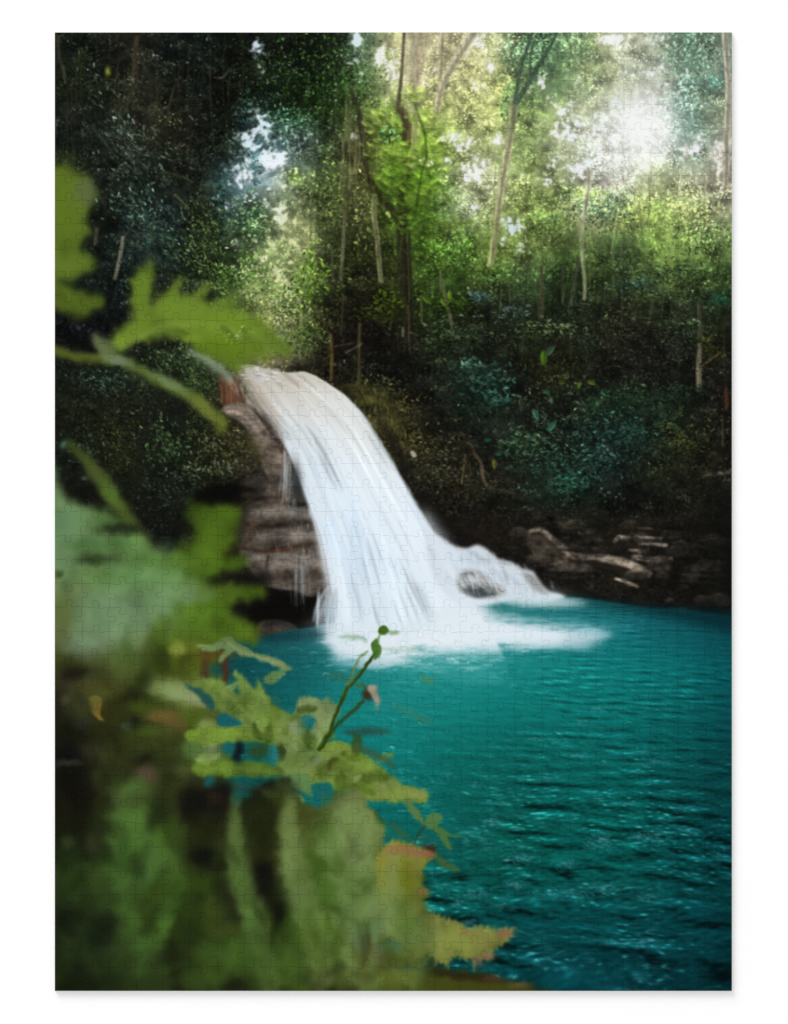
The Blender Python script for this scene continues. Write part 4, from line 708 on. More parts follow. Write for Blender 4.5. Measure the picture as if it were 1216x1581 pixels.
    def frond(spine, ll, c, f, a, gapk=1.0, lean=.9):
        """a fern frond: paired leaflets along a curved midrib, softened by the lens"""
        p = spline(spine, 10, False); n = len(p); M = np.zeros((PH, PW), np.float32)
        d = np.gradient(p, axis=0); ln = np.concatenate([[0], np.cumsum(np.linalg.norm(np.diff(p, axis=0), axis=1))])
        stepl = ll*.30*gapk
        for t in np.arange(stepl, ln[-1], stepl):
            k = min(np.searchsorted(ln, t), n-1); u = t/ln[-1]; a0 = math.atan2(d[k, 1], d[k, 0])
            l = ll*(math.sin(math.pi*min(1, .16+.84*u))**.7+.12)*rng.uniform(.8, 1.15)
            for sg in (-1, 1):
                b = a0+sg*lean*rng.uniform(.85, 1.15); q = np.array([math.cos(b), math.sin(b)]); w = np.array([-q[1], q[0]])*l*.17
                o = p[k]; r = polymask([o, o+q*l*.35+w, o+q*l*.8+w*.5, o+q*l, o+q*l*.8-w*.5, o+q*l*.35-w], 0, 2)
                if r: M[r[0]] = np.maximum(M[r[0]], r[1]*rng.uniform(.6, 1))
        r = polymask(ribbon(spine, [ll*.10, ll*.05]), 0, 2)
        if r: M[r[0]] = np.maximum(M[r[0]], r[1])
        M = blur(M, f); cc = np.clip(col(c)*soft[..., None], 0, 1)
        lay(C, (slice(None), slice(None)), M, cc, a)
    for sp, ll, c, f, a in (([(70, 1540), (95, 1420), (110, 1290)], 44, '2a4214', 5, .7), ([(190, 1545), (150, 1440), (150, 1330)], 46, '2e4a18', 6, .6), ([(260, 1545), (222, 1400), (192, 1212)], 54, '4c7a2c', 6, .75), ([(330, 1545), (280, 1430), (246, 1290)], 50, '477422', 6, .7),
                            ([(150, 1240), (190, 1160), (260, 1130)], 34, '3a4a18', 4, .6), ([(90, 1120), (150, 1060), (220, 1020)], 40, '4a5c24', 5, .5), ([(100, 1010), (180, 940), (300, 900)], 52, '709a62', 5, .55), ([(90, 830), (160, 850), (290, 880)], 46, '6c9c5c', 6, .5), ([(230, 1000), (290, 960), (390, 975)], 34, '55801c', 5, .6), ([(250, 870), (320, 840), (362, 800)], 36, '5a8418', 5, .6), ([(290, 905), (340, 912), (412, 914)], 22, '5a8018', 4, .6)):
        frond(sp, ll, c, f, a)
    for sp, ll, c, f, a in (([(300, 1120), (360, 1128), (440, 1138)], 16, '86a83c', 2, .6),):
        frond(sp, ll, c, f, a)
    # --- nearer-focus leaves reaching over the pool
    lf = np.clip(1+.17*fbm(PH, PW, 20, 16, 921, 3)+.03*fbm(PH, PW, 4, 4, 922, 2), .5, 1.5)
    def leaf(pts, c, f=1.2, amp=2.5, step=8, a=.97):
        r = polymask(serr(pts, amp*1.5, rng, step*1.25), f*1.25)
        if r: lay(C, r[0], r[1], np.clip(col(c)*lf[r[0]][..., None], 0, 1), a)
    stroke(C, [(345, 1005), (346, 1040), (345, 1065)], [10, 9, 7], '4c2e1e', 2, .95); stroke(C, [(318, 1005), (316, 1035), (318, 1060)], [12, 10, 6], '4a3420', 2.5, .8); blob(C, 330, 1012, 26, 6, '5c4c14', .8)
    fill(C, [(300, 1000), (336, 990), (352, 984), (366, 994), (385, 1004), (398, 1012), (424, 1016), (448, 1026), (452, 1030), (436, 1036), (416, 1024), (398, 1020), (372, 1012), (356, 1008), (344, 1022), (338, 1020), (346, 1004), (328, 1006)], '6c8a4c', 1.4, .95, True, lf)
    stroke(C, [(350, 996), (374, 1008), (400, 1018), (440, 1028)], [3, 4, 8, 3], '84a064', 1.4, .7)
    blob(C, 420, 1020, 16, 5, '8aa468', .6, .3)
    leaf([(300, 1052), (330, 1048), (355, 1062), (370, 1075), (372, 1066), (366, 1050), (358, 1036), (372, 1044), (392, 1062), (398, 1046), (402, 1054), (414, 1076), (425, 1096), (450, 1102), (466, 1100), (470, 1112), (452, 1126), (470, 1140), (476, 1165), (468, 1182), (440, 1185), (422, 1168), (408, 1140), (392, 1138), (372, 1140), (345, 1136), (372, 1122), (362, 1108), (336, 1092), (310, 1080)], '6c8e34', 1.8, 2.2, 9)
    fill(C, [(290, 1130), (340, 1122), (380, 1124), (430, 1132), (440, 1144), (400, 1148), (345, 1148), (300, 1150)], '6a9024', 2, .95, True, lf)
    fill(C, [(300, 1178), (360, 1174), (420, 1178), (470, 1180), (480, 1192), (420, 1196), (360, 1200), (300, 1198)], '587c1c', 2.5, .95, True, lf)
    leaf([(458, 1082), (468, 1078), (484, 1078), (500, 1082), (506, 1072), (510, 1084), (524, 1092), (520, 1108), (512, 1122), (502, 1140), (496, 1156), (480, 1160), (470, 1140), (482, 1124), (486, 1108), (470, 1104), (456, 1104)], '7e9858', 1.4, 2.2, 7)
    leaf([(500, 1150), (520, 1146), (545, 1152), (560, 1166), (585, 1184), (605, 1200), (622, 1214), (640, 1216), (655, 1222), (654, 1236), (628, 1238), (605, 1240), (585, 1236), (560, 1232), (530, 1222), (500, 1214), (478, 1200), (478, 1180)], '6c8a2c', 1.5, 2.5, 9)
    fill(C, [(430, 1100), (470, 1120), (500, 1160), (510, 1200), (490, 1225), (450, 1215), (425, 1180), (420, 1140)], '66863a', 2.5, .8, True, lf)
    for x, y, rx, ry, c, a in ((566, 1200, 16, 8, '384e0c', .8), (548, 1215, 20, 6, '46640f', .7), (590, 1226, 26, 7, '84963c', .7), (640, 1226, 14, 6, '8e9a4e', .7), (600, 1212, 16, 6, '8a9a50', .5), (478, 1146, 8, 10, '284818', .8), (476, 1172, 8, 6, '2a4a1a', .7), (420, 1108, 8, 20, '5c7a18', .6), (445, 1130, 16, 14, '86a04c', .6), (455, 1122, 6, 14, '8ca088', .5), (478, 1185, 20, 8, '7c9048', .6), (492, 1176, 8, 6, '7c9274', .5), (520, 1188, 16, 12, '5c7a20', .6), (510, 1170, 12, 8, '86a04c', .5), (540, 1170, 20, 8, '4e6e12', .7)):
        blob(C, x, y, rx, ry, c, a)
    stroke(C, [(482, 1204), (500, 1190), (520, 1172), (532, 1162)], [8, 10, 8, 4], '3e4a0f', 1.8, .85)
    for k in range(34):                              # a tangle of small toothed leaflets round the stems
        x, y = rng.choice([(430, 1150), (490, 1185), (560, 1205), (360, 1090), (330, 1150), (470, 1110), (520, 1230)][0:]) if False else [(430, 1150), (490, 1185), (560, 1205), (360, 1090), (330, 1150), (470, 1110), (520, 1230)][rng.randint(7)]
        x += rng.normal(0, 26); y += rng.normal(0, 16); an = rng.uniform(-2.6, .9); l = rng.uniform(18, 40)
        q = np.array([math.cos(an), math.sin(an)]); w = np.array([-q[1], q[0]])*l*rng.uniform(.14, .26); o = np.array([x, y])
        c = col(['7a9a44', '5c7e24', '86a258', '4a6a1a', '6a8c30', '3a5414'][rng.randint(6)])
        leaf([o+w*.3, o+q*l*.35+w, o+q*l*.75+w*.6, o+q*l, o+q*l*.75-w*.6, o+q*l*.35-w, o-w*.3], c, 1.3, 1.6, 6, rng.uniform(.55, .85))
        stroke(C, [o, o+q*l*.5, o+q*l*.92], [2.2, 1.8, .8], c*(1.25 if rng.rand() < .6 else .7), 1.3, .45)
    for p in ([(345, 1065), (372, 1092), (410, 1128), (455, 1150)], [(400, 1058), (412, 1090), (432, 1130)], [(300, 1138), (370, 1134), (440, 1140)], [(300, 1188), (390, 1187), (480, 1188)], [(485, 1082), (494, 1110), (484, 1150)], [(500, 1190), (560, 1200), (620, 1224), (652, 1230)], [(520, 1165), (560, 1190), (600, 1215)]):
        stroke(C, p, [3.5, 3, 1.4], '94ac5c', 1.8, .28)
        for t in np.linspace(.15, .9, 6):
            q = spline(p, 8, False); o = q[int(t*(len(q)-1))]
            for sg in (-1, 1): stroke(C, [o, (o[0]+rng.uniform(8, 16), o[1]+sg*rng.uniform(6, 12))], [2.2, .8], '90a858' if sg > 0 else '52701e', 1.5, .22)
    # dark gaps, teal pool glimpses
    for x, y, rx, ry, c, a in ((368, 1160, 8, 14, '10141a', .9), (400, 1160, 14, 9, '2e4814', .8), (352, 1156, 9, 8, '10686a', .9), (421, 1164, 7, 12, '147a7c', .9), (432, 1160, 5, 10, '1e2c10', .7), (325, 1208, 10, 8, '12666a', .85), (344, 1212, 14, 6, '2c5a3c', .6), (365, 1215, 14, 6, '2c5440', .6), (474, 1110, 9, 6, '1c7674', .8)):
        blob(C, x, y, rx, ry, c, a, 0, 1.6)
    fill(C, [(484, 1212), (510, 1210), (514, 1228), (510, 1242), (492, 1246), (484, 1234)], '0c6a66', 1.6, .95)
    fill(C, [(285, 1098), (318, 1090), (345, 1096), (372, 1112), (356, 1118), (332, 1122), (300, 1124)], '0c6264', 1.6, .0)
    fill(C, [(336, 1100), (350, 1102), (372, 1114), (370, 1120), (342, 1122), (336, 1114)], '0d6468', 1.4, .95); fill(C, [(284, 1056), (300, 1060), (316, 1070), (330, 1082), (328, 1096), (318, 1092), (306, 1076)], '124f50', 2, .85)
    # dark hollow under the leaves
    for x, y, rx, ry, c, a in ((305, 1232, 26, 12, '12120f', .95), (300, 1252, 24, 14, '12120f', .95), (345, 1220, 14, 12, '12140f', .9), (338, 1250, 14, 26, '18160f', .9), (338, 1290, 12, 22, '14160e', .85), (295, 1280, 14, 8, '2e3410', .7), (293, 1282, 5, 9, '1a2010', .8), (330, 1232, 10, 8, '2c2418', .6), (420, 1220, 30, 14, '1f2010', .9), (390, 1250, 20, 16, '202812', .7), (440, 1215, 14, 12, '28280f', .7), (320, 1265, 26, 12, '222710', .6), (462, 1275, 7, 26, '2c3c10', .8), (395, 1270, 16, 40, '223012', .7), (425, 1290, 10, 20, '24360e', .7)):
        blob(C, x, y, rx, ry, c, a)
    stroke(C, [(382, 1245), (398, 1224), (420, 1208), (450, 1206)], [9, 12, 10, 5], '1c1c0f', 3, .8)
    # --- big blurred fronds along the bottom
    veg([(350, 1260), (400, 1230), (450, 1230), (490, 1250), (515, 1235), (540, 1222), (560, 1224), (562, 1245), (575, 1262), (590, 1290), (592, 1310), (625, 1300), (640, 1330), (652, 1360), (654, 1395), (660, 1412), (690, 1425), (690, 1450), (665, 1470), (640, 1485), (600, 1490), (640, 1500), (720, 1505), (800, 1520), (815, 1540), (300, 1540), (300, 1330)], 4)
    for x, y, rx, ry, c, a in ((362, 1290, 10, 44, '567030', .9), (366, 1340, 12, 40, '466a26', .8), (380, 1400, 16, 36, '44702a', .7), (444, 1270, 11, 40, '647c38', .9), (450, 1330, 12, 40, '6a8440', .85), (462, 1385, 12, 36, '5c7c3a', .8), (316, 1322, 22, 12, '0f120e', .95), (334, 1336, 14, 8, '14160e', .8), (345, 1385, 13, 24, '1c210f', .9), (358, 1412, 11, 18, '1e2110', .85), (404, 1345, 16, 16, '10110d', .95), (408, 1372, 14, 18, '13150e', .95), (428, 1408, 9, 20, '10120c', .9), (300, 1290, 12, 10, '26300f', .6),
                            (328, 1410, 12, 20, '44440f', .5), (350, 1438, 18, 10, '3c3a0f', .5), (225, 1340, 14, 30, '4a7a34', .5), (195, 1225, 20, 16, '527a30', .7), (200, 1260, 18, 20, '52802c', .6), (215, 1300, 22, 20, '4a7828', .6), (260, 1290, 18, 20, '4f7a20', .6), (190, 1320, 10, 26, '2c5018', .6), (250, 1325, 24, 16, '4a742a', .6), (255, 1370, 20, 10, '324c10', .6), (300, 1365, 26, 10, '345210', .5), (235, 1395, 20, 20, '2a3c0f', .7), (120, 1360, 20, 14, '28400f', .5), (105, 1420, 16, 18, '0f150e', .7), (150, 1445, 18, 18, '141d0f', .8), (165, 1425, 12, 14, '12180f', .6), (215, 1450, 20, 14, '3e6a1e', .5), (230, 1430, 16, 12, '2c4a10', .5), (300, 1450, 26, 12, '223010', .6), (265, 1480, 26, 16, '222e12', .7), (240, 1515, 22, 14, '212c10', .7), (215, 1490, 12, 16, '3a5c20', .6), (175, 1520, 20, 14, '1a2410', .6), (360, 1520, 18, 10, '1a200f', .85), (300, 1510, 20, 14, '3a581a', .5), (380, 1480, 26, 20, '446c20', .5), (320, 1470, 20, 14, '3c5a1a', .5),
                            (480, 1330, 14, 16, '3a5e14', .8), (478, 1352, 8, 14, '365810', .7), (545, 1300, 16, 26, '7c9850', .7), (552, 1340, 12, 20, '7a9248', .7), (520, 1290, 22, 24, '648c38', .7), (500, 1310, 12, 12, '6e9448', .6), (530, 1360, 30, 22, '527c24', .6), (562, 1364, 10, 8, '34540f', .8), (500, 1385, 22, 26, '4e7c2c', .5), (520, 1408, 24, 12, '345010', .85), (545, 1404, 12, 8, '2c4c1c', .6), (485, 1425, 24, 16, '34580c', .6), (575, 1405, 22, 16, '74924c', .7), (600, 1400, 16, 30, '6c9048', .6), (605, 1360, 14, 24, '84984e', .7), (555, 1450, 12, 14, '3c5c46', .8), (558, 1440, 8, 10, '243a1c', .7), (575, 1432, 8, 8, '2a5a40', .7), (545, 1465, 14, 8, '4c6248', .6), (580, 1470, 14, 12, '4a3c2a', .8), (603, 1462, 13, 9, '0a5854', .95), (528, 1488, 8, 6, '222c10', .8), (560, 1490, 20, 10, '5c6634', .7), (470, 1512, 12, 10, '222c0c', .85), (495, 1520, 10, 8, '1c200c', .85), (505, 1510, 10, 10, '44401f', .7), (440, 1490, 30, 12, '3a5610', .5), (500, 1455, 30, 14, '44661a', .6), (570, 1515, 26, 10, '3c3a14', .7), (600, 1510, 20, 12, '5c6a1c', .7),
                            (640, 1440, 20, 18, '50782c', .6), (625, 1420, 12, 16, '527c1c', .6)):
        blob(C, x, y, rx, ry, c, a)
    for sp, ll, c, f, a in (([(420, 1545), (404, 1450), (366, 1330), (362, 1236)], 26, '5c7c34', 4, .7), ([(500, 1545), (486, 1440), (452, 1330), (445, 1236)], 30, '6a8840', 4, .7), ([(560, 1545), (560, 1420), (545, 1320), (542, 1232)], 54, '749650', 4, .65), ([(640, 1545), (628, 1450), (606, 1330)], 44, '7c9a48', 3.5, .55), ([(480, 1545), (440, 1490), (380, 1440)], 44, '4a7026', 5, .6), ([(600, 1545), (530, 1490), (480, 1420)], 46, '56782a', 5, .55), ([(330, 1540), (340, 1460), (330, 1380)], 40, '44681e', 5, .5), ([(700, 1545), (640, 1500), (560, 1480)], 40, '5f7424', 4, .5)):
        frond(sp, ll, c, f, a)
    for k in range(70):
        x, y = rng.uniform(90, 650), rng.uniform(1230, 1530)
        if x > 560+(y-1300)*.4: continue
        g = GU[int(min(y, 1529)-PY0), int(x-PX0)]; up = rng.normal(-1.5, .5); l = rng.uniform(30, 80); fz = 5.5-3*x/650
        q = np.array([math.cos(up), math.sin(up)]); w = np.array([-q[1], q[0]])*l*rng.uniform(.10, .18); o = np.array([x, y])
        fill(C, [o, o+q*l*.4+w, o+q*l, o+q*l*.4-w], np.clip(g*(rng.uniform(1.12, 1.4) if rng.rand() < .6 else rng.uniform(.5, .8)), 0, 1), fz, .42)
    # pale glow where the light catches the upper edge
    leaf([(515, 1245), (530, 1232), (550, 1222), (558, 1236), (566, 1252), (580, 1268), (590, 1284), (584, 1296), (592, 1304), (575, 1306), (560, 1330), (540, 1340), (520, 1300)], '76944e', 4, 3, 12, .55)
    # --- red-edged leaves
    Q = C.copy()
    leaf([(585, 1320), (596, 1308), (604, 1300), (618, 1304), (632, 1308), (650, 1310), (672, 1316), (668, 1326), (656, 1334), (648, 1348), (646, 1362), (650, 1378), (664, 1376), (650, 1384), (650, 1398), (640, 1420), (610, 1430), (590, 1420), (584, 1380)], '7c8a26', 1.3, 4, 7)
    for x, y, rx, ry, c, a in ((612, 1312, 16, 8, '9a6c40', .8), (645, 1318, 22, 6, '98684a', .85), (662, 1322, 8, 5, '8e5c3c', .8), (605, 1350, 14, 30, '7c9046', .8), (625, 1360, 10, 26, '66760c', .7), (640, 1340, 10, 10, '7c7c2c', .6), (590, 1330, 8, 10, '90902c', .7), (600, 1400, 20, 26, '749242', .7), (650, 1376, 10, 4, '84683c', .7), (628, 1400, 14, 16, '6a7e18', .6)):
        blob(C, x, y, rx, ry, c, a)
    leaf([(640, 1430), (656, 1414), (672, 1414), (690, 1420), (706, 1424), (722, 1434), (744, 1432), (764, 1436), (788, 1434), (792, 1440), (776, 1456), (756, 1466), (756, 1478), (738, 1478), (720, 1480), (700, 1476), (688, 1490), (676, 1480), (655, 1472), (640, 1455)], '7d8a34', 1.5, 4.5, 8)
    for x, y, rx, ry, c, a in ((780, 1440, 12, 6, '8e6440', .85), (752, 1476, 10, 5, '8a6a50', .8), (735, 1484, 6, 8, '7c6a4c', .7), (700, 1450, 30, 14, '84943a', .7), (720, 1438, 10, 6, '90783c', .6), (665, 1440, 16, 16, '7a9248', .6), (745, 1450, 16, 12, '8a8a3c', .6)):
        blob(C, x, y, rx, ry, c, a)
    for p in ([(690, 1482), (692, 1500)], [(732, 1482), (730, 1500)], [(672, 1480), (672, 1494)]): stroke(C, p, [6, 2], '747c3a', 1.5, .8)
    for k in range(40):
        x = rng.uniform(594, 672); y = 1302+rng.uniform(0, 14)
        stroke(C, [(x, y), (x+rng.normal(0, 4), y-rng.uniform(2, 6))], [2.5, .8], rng.choice(['9c6c48', 'a07850', '868a30']), .9, .6)
    fill(C, [(640, 1494), (690, 1496), (760, 1506), (770, 1516), (720, 1514), (660, 1508)], '2a240c', 3, .8); fill(C, [(620, 1515), (700, 1512), (770, 1518), (812, 1525), (815, 1540), (600, 1540)], '444a10', 3, .9)
    blob(C, 800, 1520, 14, 5, '6a5a34', .7); blob(C, 760, 1510, 16, 4, '5a3c24', .6)
    yy = (np.arange(PH)+PY0)[:, None]; xx = (np.arange(PW)+PX0)[None]
    fade = np.clip(smooth(1425, 1350, yy)+smooth(640, 680, xx), 0, 1)[..., None]; C[:] = Q+(C-Q)*fade
    # small trifoliate sprig
    stroke(C, [(640, 1304), (646, 1290), (655, 1276)], [3, 4, 3], '1e4a30', 1, .9); stroke(C, [(655, 1274), (642, 1262), (632, 1245), (622, 1238)], [4, 9, 12, 6], '5c803c', 1.4, .9)
    fill(C, [(655, 1274), (656, 1258), (670, 1254), (682, 1256), (682, 1266), (674, 1276), (662, 1280)], '52803c', 1.2, .92); fill(C, [(666, 1276), (680, 1278), (696, 1288), (714, 1290), (704, 1293), (690, 1292), (696, 1304), (697, 1316), (688, 1308), (678, 1296)], '4a7a34', 1.2, .9)
    fill(C, [(668, 1324), (684, 1326), (700, 1338), (712, 1344), (698, 1346), (680, 1338)], '44642a', 1.6, .8); blob(C, 664, 1310, 8, 5, '3a1e14', .85, .4); blob(C, 655, 1292-0, 5, 8, '2c5434', .3)
    # --- flower stems over the foam
    stroke(C, [(492, 1158), (506, 1138), (516, 1112), (524, 1088), (536, 1062), (556, 1040), (574, 1018), (582, 1004)], [9, 9, 7, 6, 5.5, 5, 5, 4], '38560f', .9, .96, lf, .25)
    stroke(C, [(514, 1130), (530, 1112), (548, 1094), (562, 1082)], [4, 5, 5, 5], '2c4a1a', .9, .95); stroke(C, [(536, 1058), (544, 1040), (556, 1018), (568, 1004)], [5, 5, 4, 3], '6a8a3c', 1.3, .85)
    stroke(C, [(548, 1056), (560, 1060), (570, 1066)], [3, 3, 4], '46601f', 1, .9)
    fill(C, [(574, 994), (580, 986), (588, 1000), (586, 1014), (580, 1020), (576, 1008)], '44781f', .9, .95, True, lf); fill(C, [(582, 972), (590, 966), (598, 972), (596, 980), (586, 980)], '3a6a14', .9, .97); blob(C, 605, 976, 7, 3, '5c8c3a', .6)
    stroke(C, [(586, 980), (582, 990)], [3, 3], '5c8a34', .9, .8); stroke(C, [(522, 985), (538, 983), (556, 987), (566, 992)], [3, 5, 5, 2], '7cb084', 1.8, .75); stroke(C, [(586, 1003), (615, 1002), (660, 1006)], [3, 5, 2], '86b48c', 2, .5)
    blob(C, 569, 1072, 8, 8, '3c2c14', .95, 0, 1.4); fill(C, [(572, 1062), (582, 1058), (586, 1068), (590, 1076), (590, 1086), (582, 1090), (578, 1080)], 'a89c80', 1.2, .9, True, lf); blob(C, 582, 1090, 4, 7, '7c9a80', .6); blob(C, 576, 1062, 6, 4, 'b4a484', .7)
    # faint out-of-focus leaves over the water
    for p, w, c, a in (([(500, 1040), (520, 1044), (545, 1052)], [4, 12, 5], '2c7054', .55), ([(530, 1128), (556, 1130), (580, 1128), (600, 1126)], [4, 14, 11, 3], '245040', .8), ([(545, 1150), (570, 1162), (592, 1172), (612, 1188)], [5, 11, 11, 3], '385c3c', .8), ([(600, 1086), (625, 1098), (648, 1110), (668, 1116)], [2, 5, 6, 3], '4a7c54', .6), ([(650, 1046), (668, 1054)], [6, 8], '6c8a2c', .6), ([(596, 1270), (615, 1284), (635, 1296)], [4, 12, 5], '3c602c', .6), ([(580, 1130), (596, 1132)], [4, 3], '38604a', .5)):
        stroke(C, p, w, c, 2.4, a)

def ripple(C, D, m):
    """push the outlines of the front plants about a little, as grown things are"""
    dx = 2.3*fbm(PH, PW, 17, 17, 961, 2)+1.6*fbm(PH, PW, 7, 7, 962, 2); dy = 2.3*fbm(PH, PW, 17, 17, 963, 2)+1.6*fbm(PH, PW, 7, 7, 964, 2)
    y, x = np.mgrid[0:PH, 0:PW].astype(np.float32)
    x = np.clip(x+dx, 0, PW-1.01); y = np.clip(y+dy, 0, PH-1.01); i, j = x.astype(int), y.astype(int); f, g = (x-i)[..., None], (y-j)[..., None]
    def get(I): return I[j, i]*(1-f)*(1-g)+I[j, i+1]*f*(1-g)+I[j+1, i]*(1-f)*g+I[j+1, i+1]*f*g
    return get(D), get(m[..., None])

def make_picture():
    C, G, depth, clump = paint_jungle()
    paint_crowns(C)
    B = blur(C[:930].copy(), 26); C[:930] *= np.clip(blur(G[:930], 26)/np.maximum(B, .02), .6, 1.7)**.8   # keep the large tones
    grain(C, G, depth)
    skyholes(C, RS(31))
    np.clip(C, 0, 1, out=C)
    paint_trees(C, G, depth)
    B = blur(C[:520].copy(), 22); kk = np.clip(blur(G[:520]*1.03, 22)/np.maximum(B, .02), .6, 1.6)**.75; kk = 1+(kk-1)*(1-smooth(.5, .75, blur(C[:520].copy(), 1.5).min(-1)))[..., None]; C[:460] *= kk[:460]; np.clip(C, 0, 1, out=C)
    paint_bank(C); paint_rocks(C); paint_pool(C); paint_falls(C)
    q = C[:930]; y = (q @ np.array([.3, .6, .1], np.float32))[..., None]; m = (1-smooth(.62, .8, q.min(-1)))[..., None]*smooth(960, 900, np.arange(930)+PY0)[:, None, None]
    w = (np.abs(q[..., 1]-q[..., 2]) > .015)[..., None]*m; q += ((y+(q-y)*.84)*np.array([1.035, 1, .97], np.float32)-q)*blur(w.astype(np.float32)[..., 0], 1)[..., None]
    # a veil of light round the bright gap
    blob(C, 975, 195, 140, 120, 'eef0ec', .26); blob(C, 988, 195, 42, 52, 'f4f5f3', .7); blob(C, 640, 90, 90, 70, 'd8d8b4', .14)
    C = blur(C, .5)
    # the front plants are painted over a plain ground twice, which tells colour and cover apart
    D = C.copy(); paint_front(D)
    E = np.clip(C*0+np.array([.9, 0, .9], np.float32), 0, 1); F0 = E.copy(); paint_front(E)
    K = C-F0; m = 1-np.clip(((D-E)*K).sum(-1)/np.maximum((K*K).sum(-1), 1e-3), 0, 1)
    A = D-C*(1-m)[..., None]                                       # colour already weighted by cover
    y = (A @ np.array([.3, .6, .1], np.float32))[..., None]; A = (y+(A-y)*.86)*np.array([.97, .94, .96], np.float32)
    A, m = ripple(C, A, m)
    C = C*(1-m)+A
    return np.clip(blur(C, .35), 0, 1)
# ---------------------------------------------------------------- the scene
MM = .7/PH                                       # metres per picture unit: the puzzle is 70 cm tall
FW, FH = 1216, 1581                              # what the camera sees, in picture units
def wx(x): return (x-FW/2)*MM
def wy(y): return (FH/2-y)*MM
THICK, REST, BEVEL, DROP, GAP = .0034, .0001, .00030, .00026, .000012
NX, NY = 25, 40

scene = bpy.context.scene
coll = scene.collection
PIC = make_picture()

img = bpy.data.images.new('printed_picture', PW, PH)
buf = np.ones((PH, PW, 4), np.float32); buf[..., :3] = PIC[::-1]
img.pixels.foreach_set(buf.ravel()); img.update(); img.pack()

def material(name):
    m = bpy.data.materials.new(name); m.use_nodes = True
    return m, m.node_tree.nodes, m.node_tree.links, m.node_tree.nodes['Principled BSDF']

def printed_card():
    m, N, Lk, b = material('printed_card')
    t = N.new('ShaderNodeTexImage'); t.image = img; t.interpolation = 'Cubic'; t.extension = 'EXTEND'
    uv = N.new('ShaderNodeUVMap'); uv.uv_map = 'print'
    ink = N.new('ShaderNodeMix'); ink.data_type = 'RGBA'; ink.blend_type = 'MULTIPLY'; ink.inputs['Factor'].default_value = 1
    ink.inputs['B'].default_value = (INK, INK, INK, 1)
    Lk.new(uv.outputs[0], t.inputs[0]); Lk.new(t.outputs['Color'], ink.inputs['A']); Lk.new(ink.outputs['Result'], b.inputs['Base Color'])
    tc = N.new('ShaderNodeTexCoord'); n = N.new('ShaderNodeTexNoise'); n.inputs['Scale'].default_value = 900; n.inputs['Detail'].default_value = 3
    bp = N.new('ShaderNodeBump'); bp.inputs['Strength'].default_value = .05; bp.inputs['Distance'].default_value = .0002
    Lk.new(tc.outputs['Object'], n.inputs['Vector']); Lk.new(n.outputs[0], bp.inputs['Height']); Lk.new(bp.outputs[0], b.inputs['Normal'])
    b.inputs['Roughness'].default_value = .55; b.inputs['Specular IOR Level'].default_value = .01
    return m

def grey_card():
    m, N, Lk, b = material('grey_card')
    n = N.new('ShaderNodeTexNoise'); n.inputs['Scale'].default_value = 700
    r = N.new('ShaderNodeValToRGB'); r.color_ramp.elements[0].color = (.50, .49, .47, 1); r.color_ramp.elements[1].color = (.66, .65, .63, 1)
    Lk.new(n.outputs[0], r.inputs[0]); Lk.new(r.outputs[0], b.inputs['Base Color']); b.inputs['Roughness'].default_value = .9
    return m

def white_table():
    m, N, Lk, b = material('white_laminate')
    n = N.new('ShaderNodeTexNoise'); n.inputs['Scale'].default_value = 60
    r = N.new('ShaderNodeValToRGB'); r.color_ramp.elements[0].color = (.872, .872, .872, 1); r.color_ramp.elements[1].color = (.888, .888, .888, 1)
    Lk.new(n.outputs[0], r.inputs[0]); Lk.new(r.outputs[0], b.inputs['Base Color']); b.inputs['Roughness'].default_value = .6
    b.inputs['Specular IOR Level'].default_value = .1
    return m
INK = .86
CARD, EDGE, TABLE = printed_card(), grey_card(), white_table()

# --- cut lines: every seam is drawn once and shared by the two pieces that meet there
rng = RS(2024)
def bez(p, n):
    t = np.linspace(0, 1, n)[:, None]
    return (1-t)**3*p[0]+3*(1-t)**2*t*p[1]+3*(1-t)*t*t*p[2]+t**3*p[3]
def seam(A, B, flat):
    A, B = np.array(A, float), np.array(B, float)
    if flat: return np.array([A+(B-A)*t for t in np.linspace(0, 1, 5)])
    d = B-A; nrm = np.array([-d[1], d[0]])*(1 if rng.rand() < .5 else -1)
    t = rng.uniform(.095, .118); j = .035; a, b, c, dd, e = rng.uniform(-j, j, 5); a *= 2; e *= 2
    P = np.array([(0, 0), (.2, a), (.5+b+dd, -t+c), (.5-t+b, t+c), (.5-2*t+b-dd, 3*t+c), (.5+2*t+b-dd, 3*t+c), (.5+t+b, t+c), (.5+b+dd, -t+c), (.8, e), (1, 0)])
    q = np.concatenate([bez(P[0:4], 8)[:-1], bez(P[3:7], 15)[:-1], bez(P[6:10], 8)])
    return A+q[:, :1]*d+q[:, 1:]*nrm
gx = [PX0+PW*i/NX for i in range(NX+1)]; gy = [PY0+PH*j/NY for j in range(NY+1)]
knot = [[(gx[i]+(rng.uniform(-1, 1) if 0 < i < NX else 0), gy[j]+(rng.uniform(-1, 1) if 0 < j < NY else 0)) for i in range(NX+1)] for j in range(NY+1)]
hor = [[seam(knot[j][i], knot[j][i+1], j in (0, NY)) for i in range(NX)] for j in range(NY+1)]
ver = [[seam(knot[j][i], knot[j+1][i], i in (0, NX)) for i in range(NX+1)] for j in range(NY)]

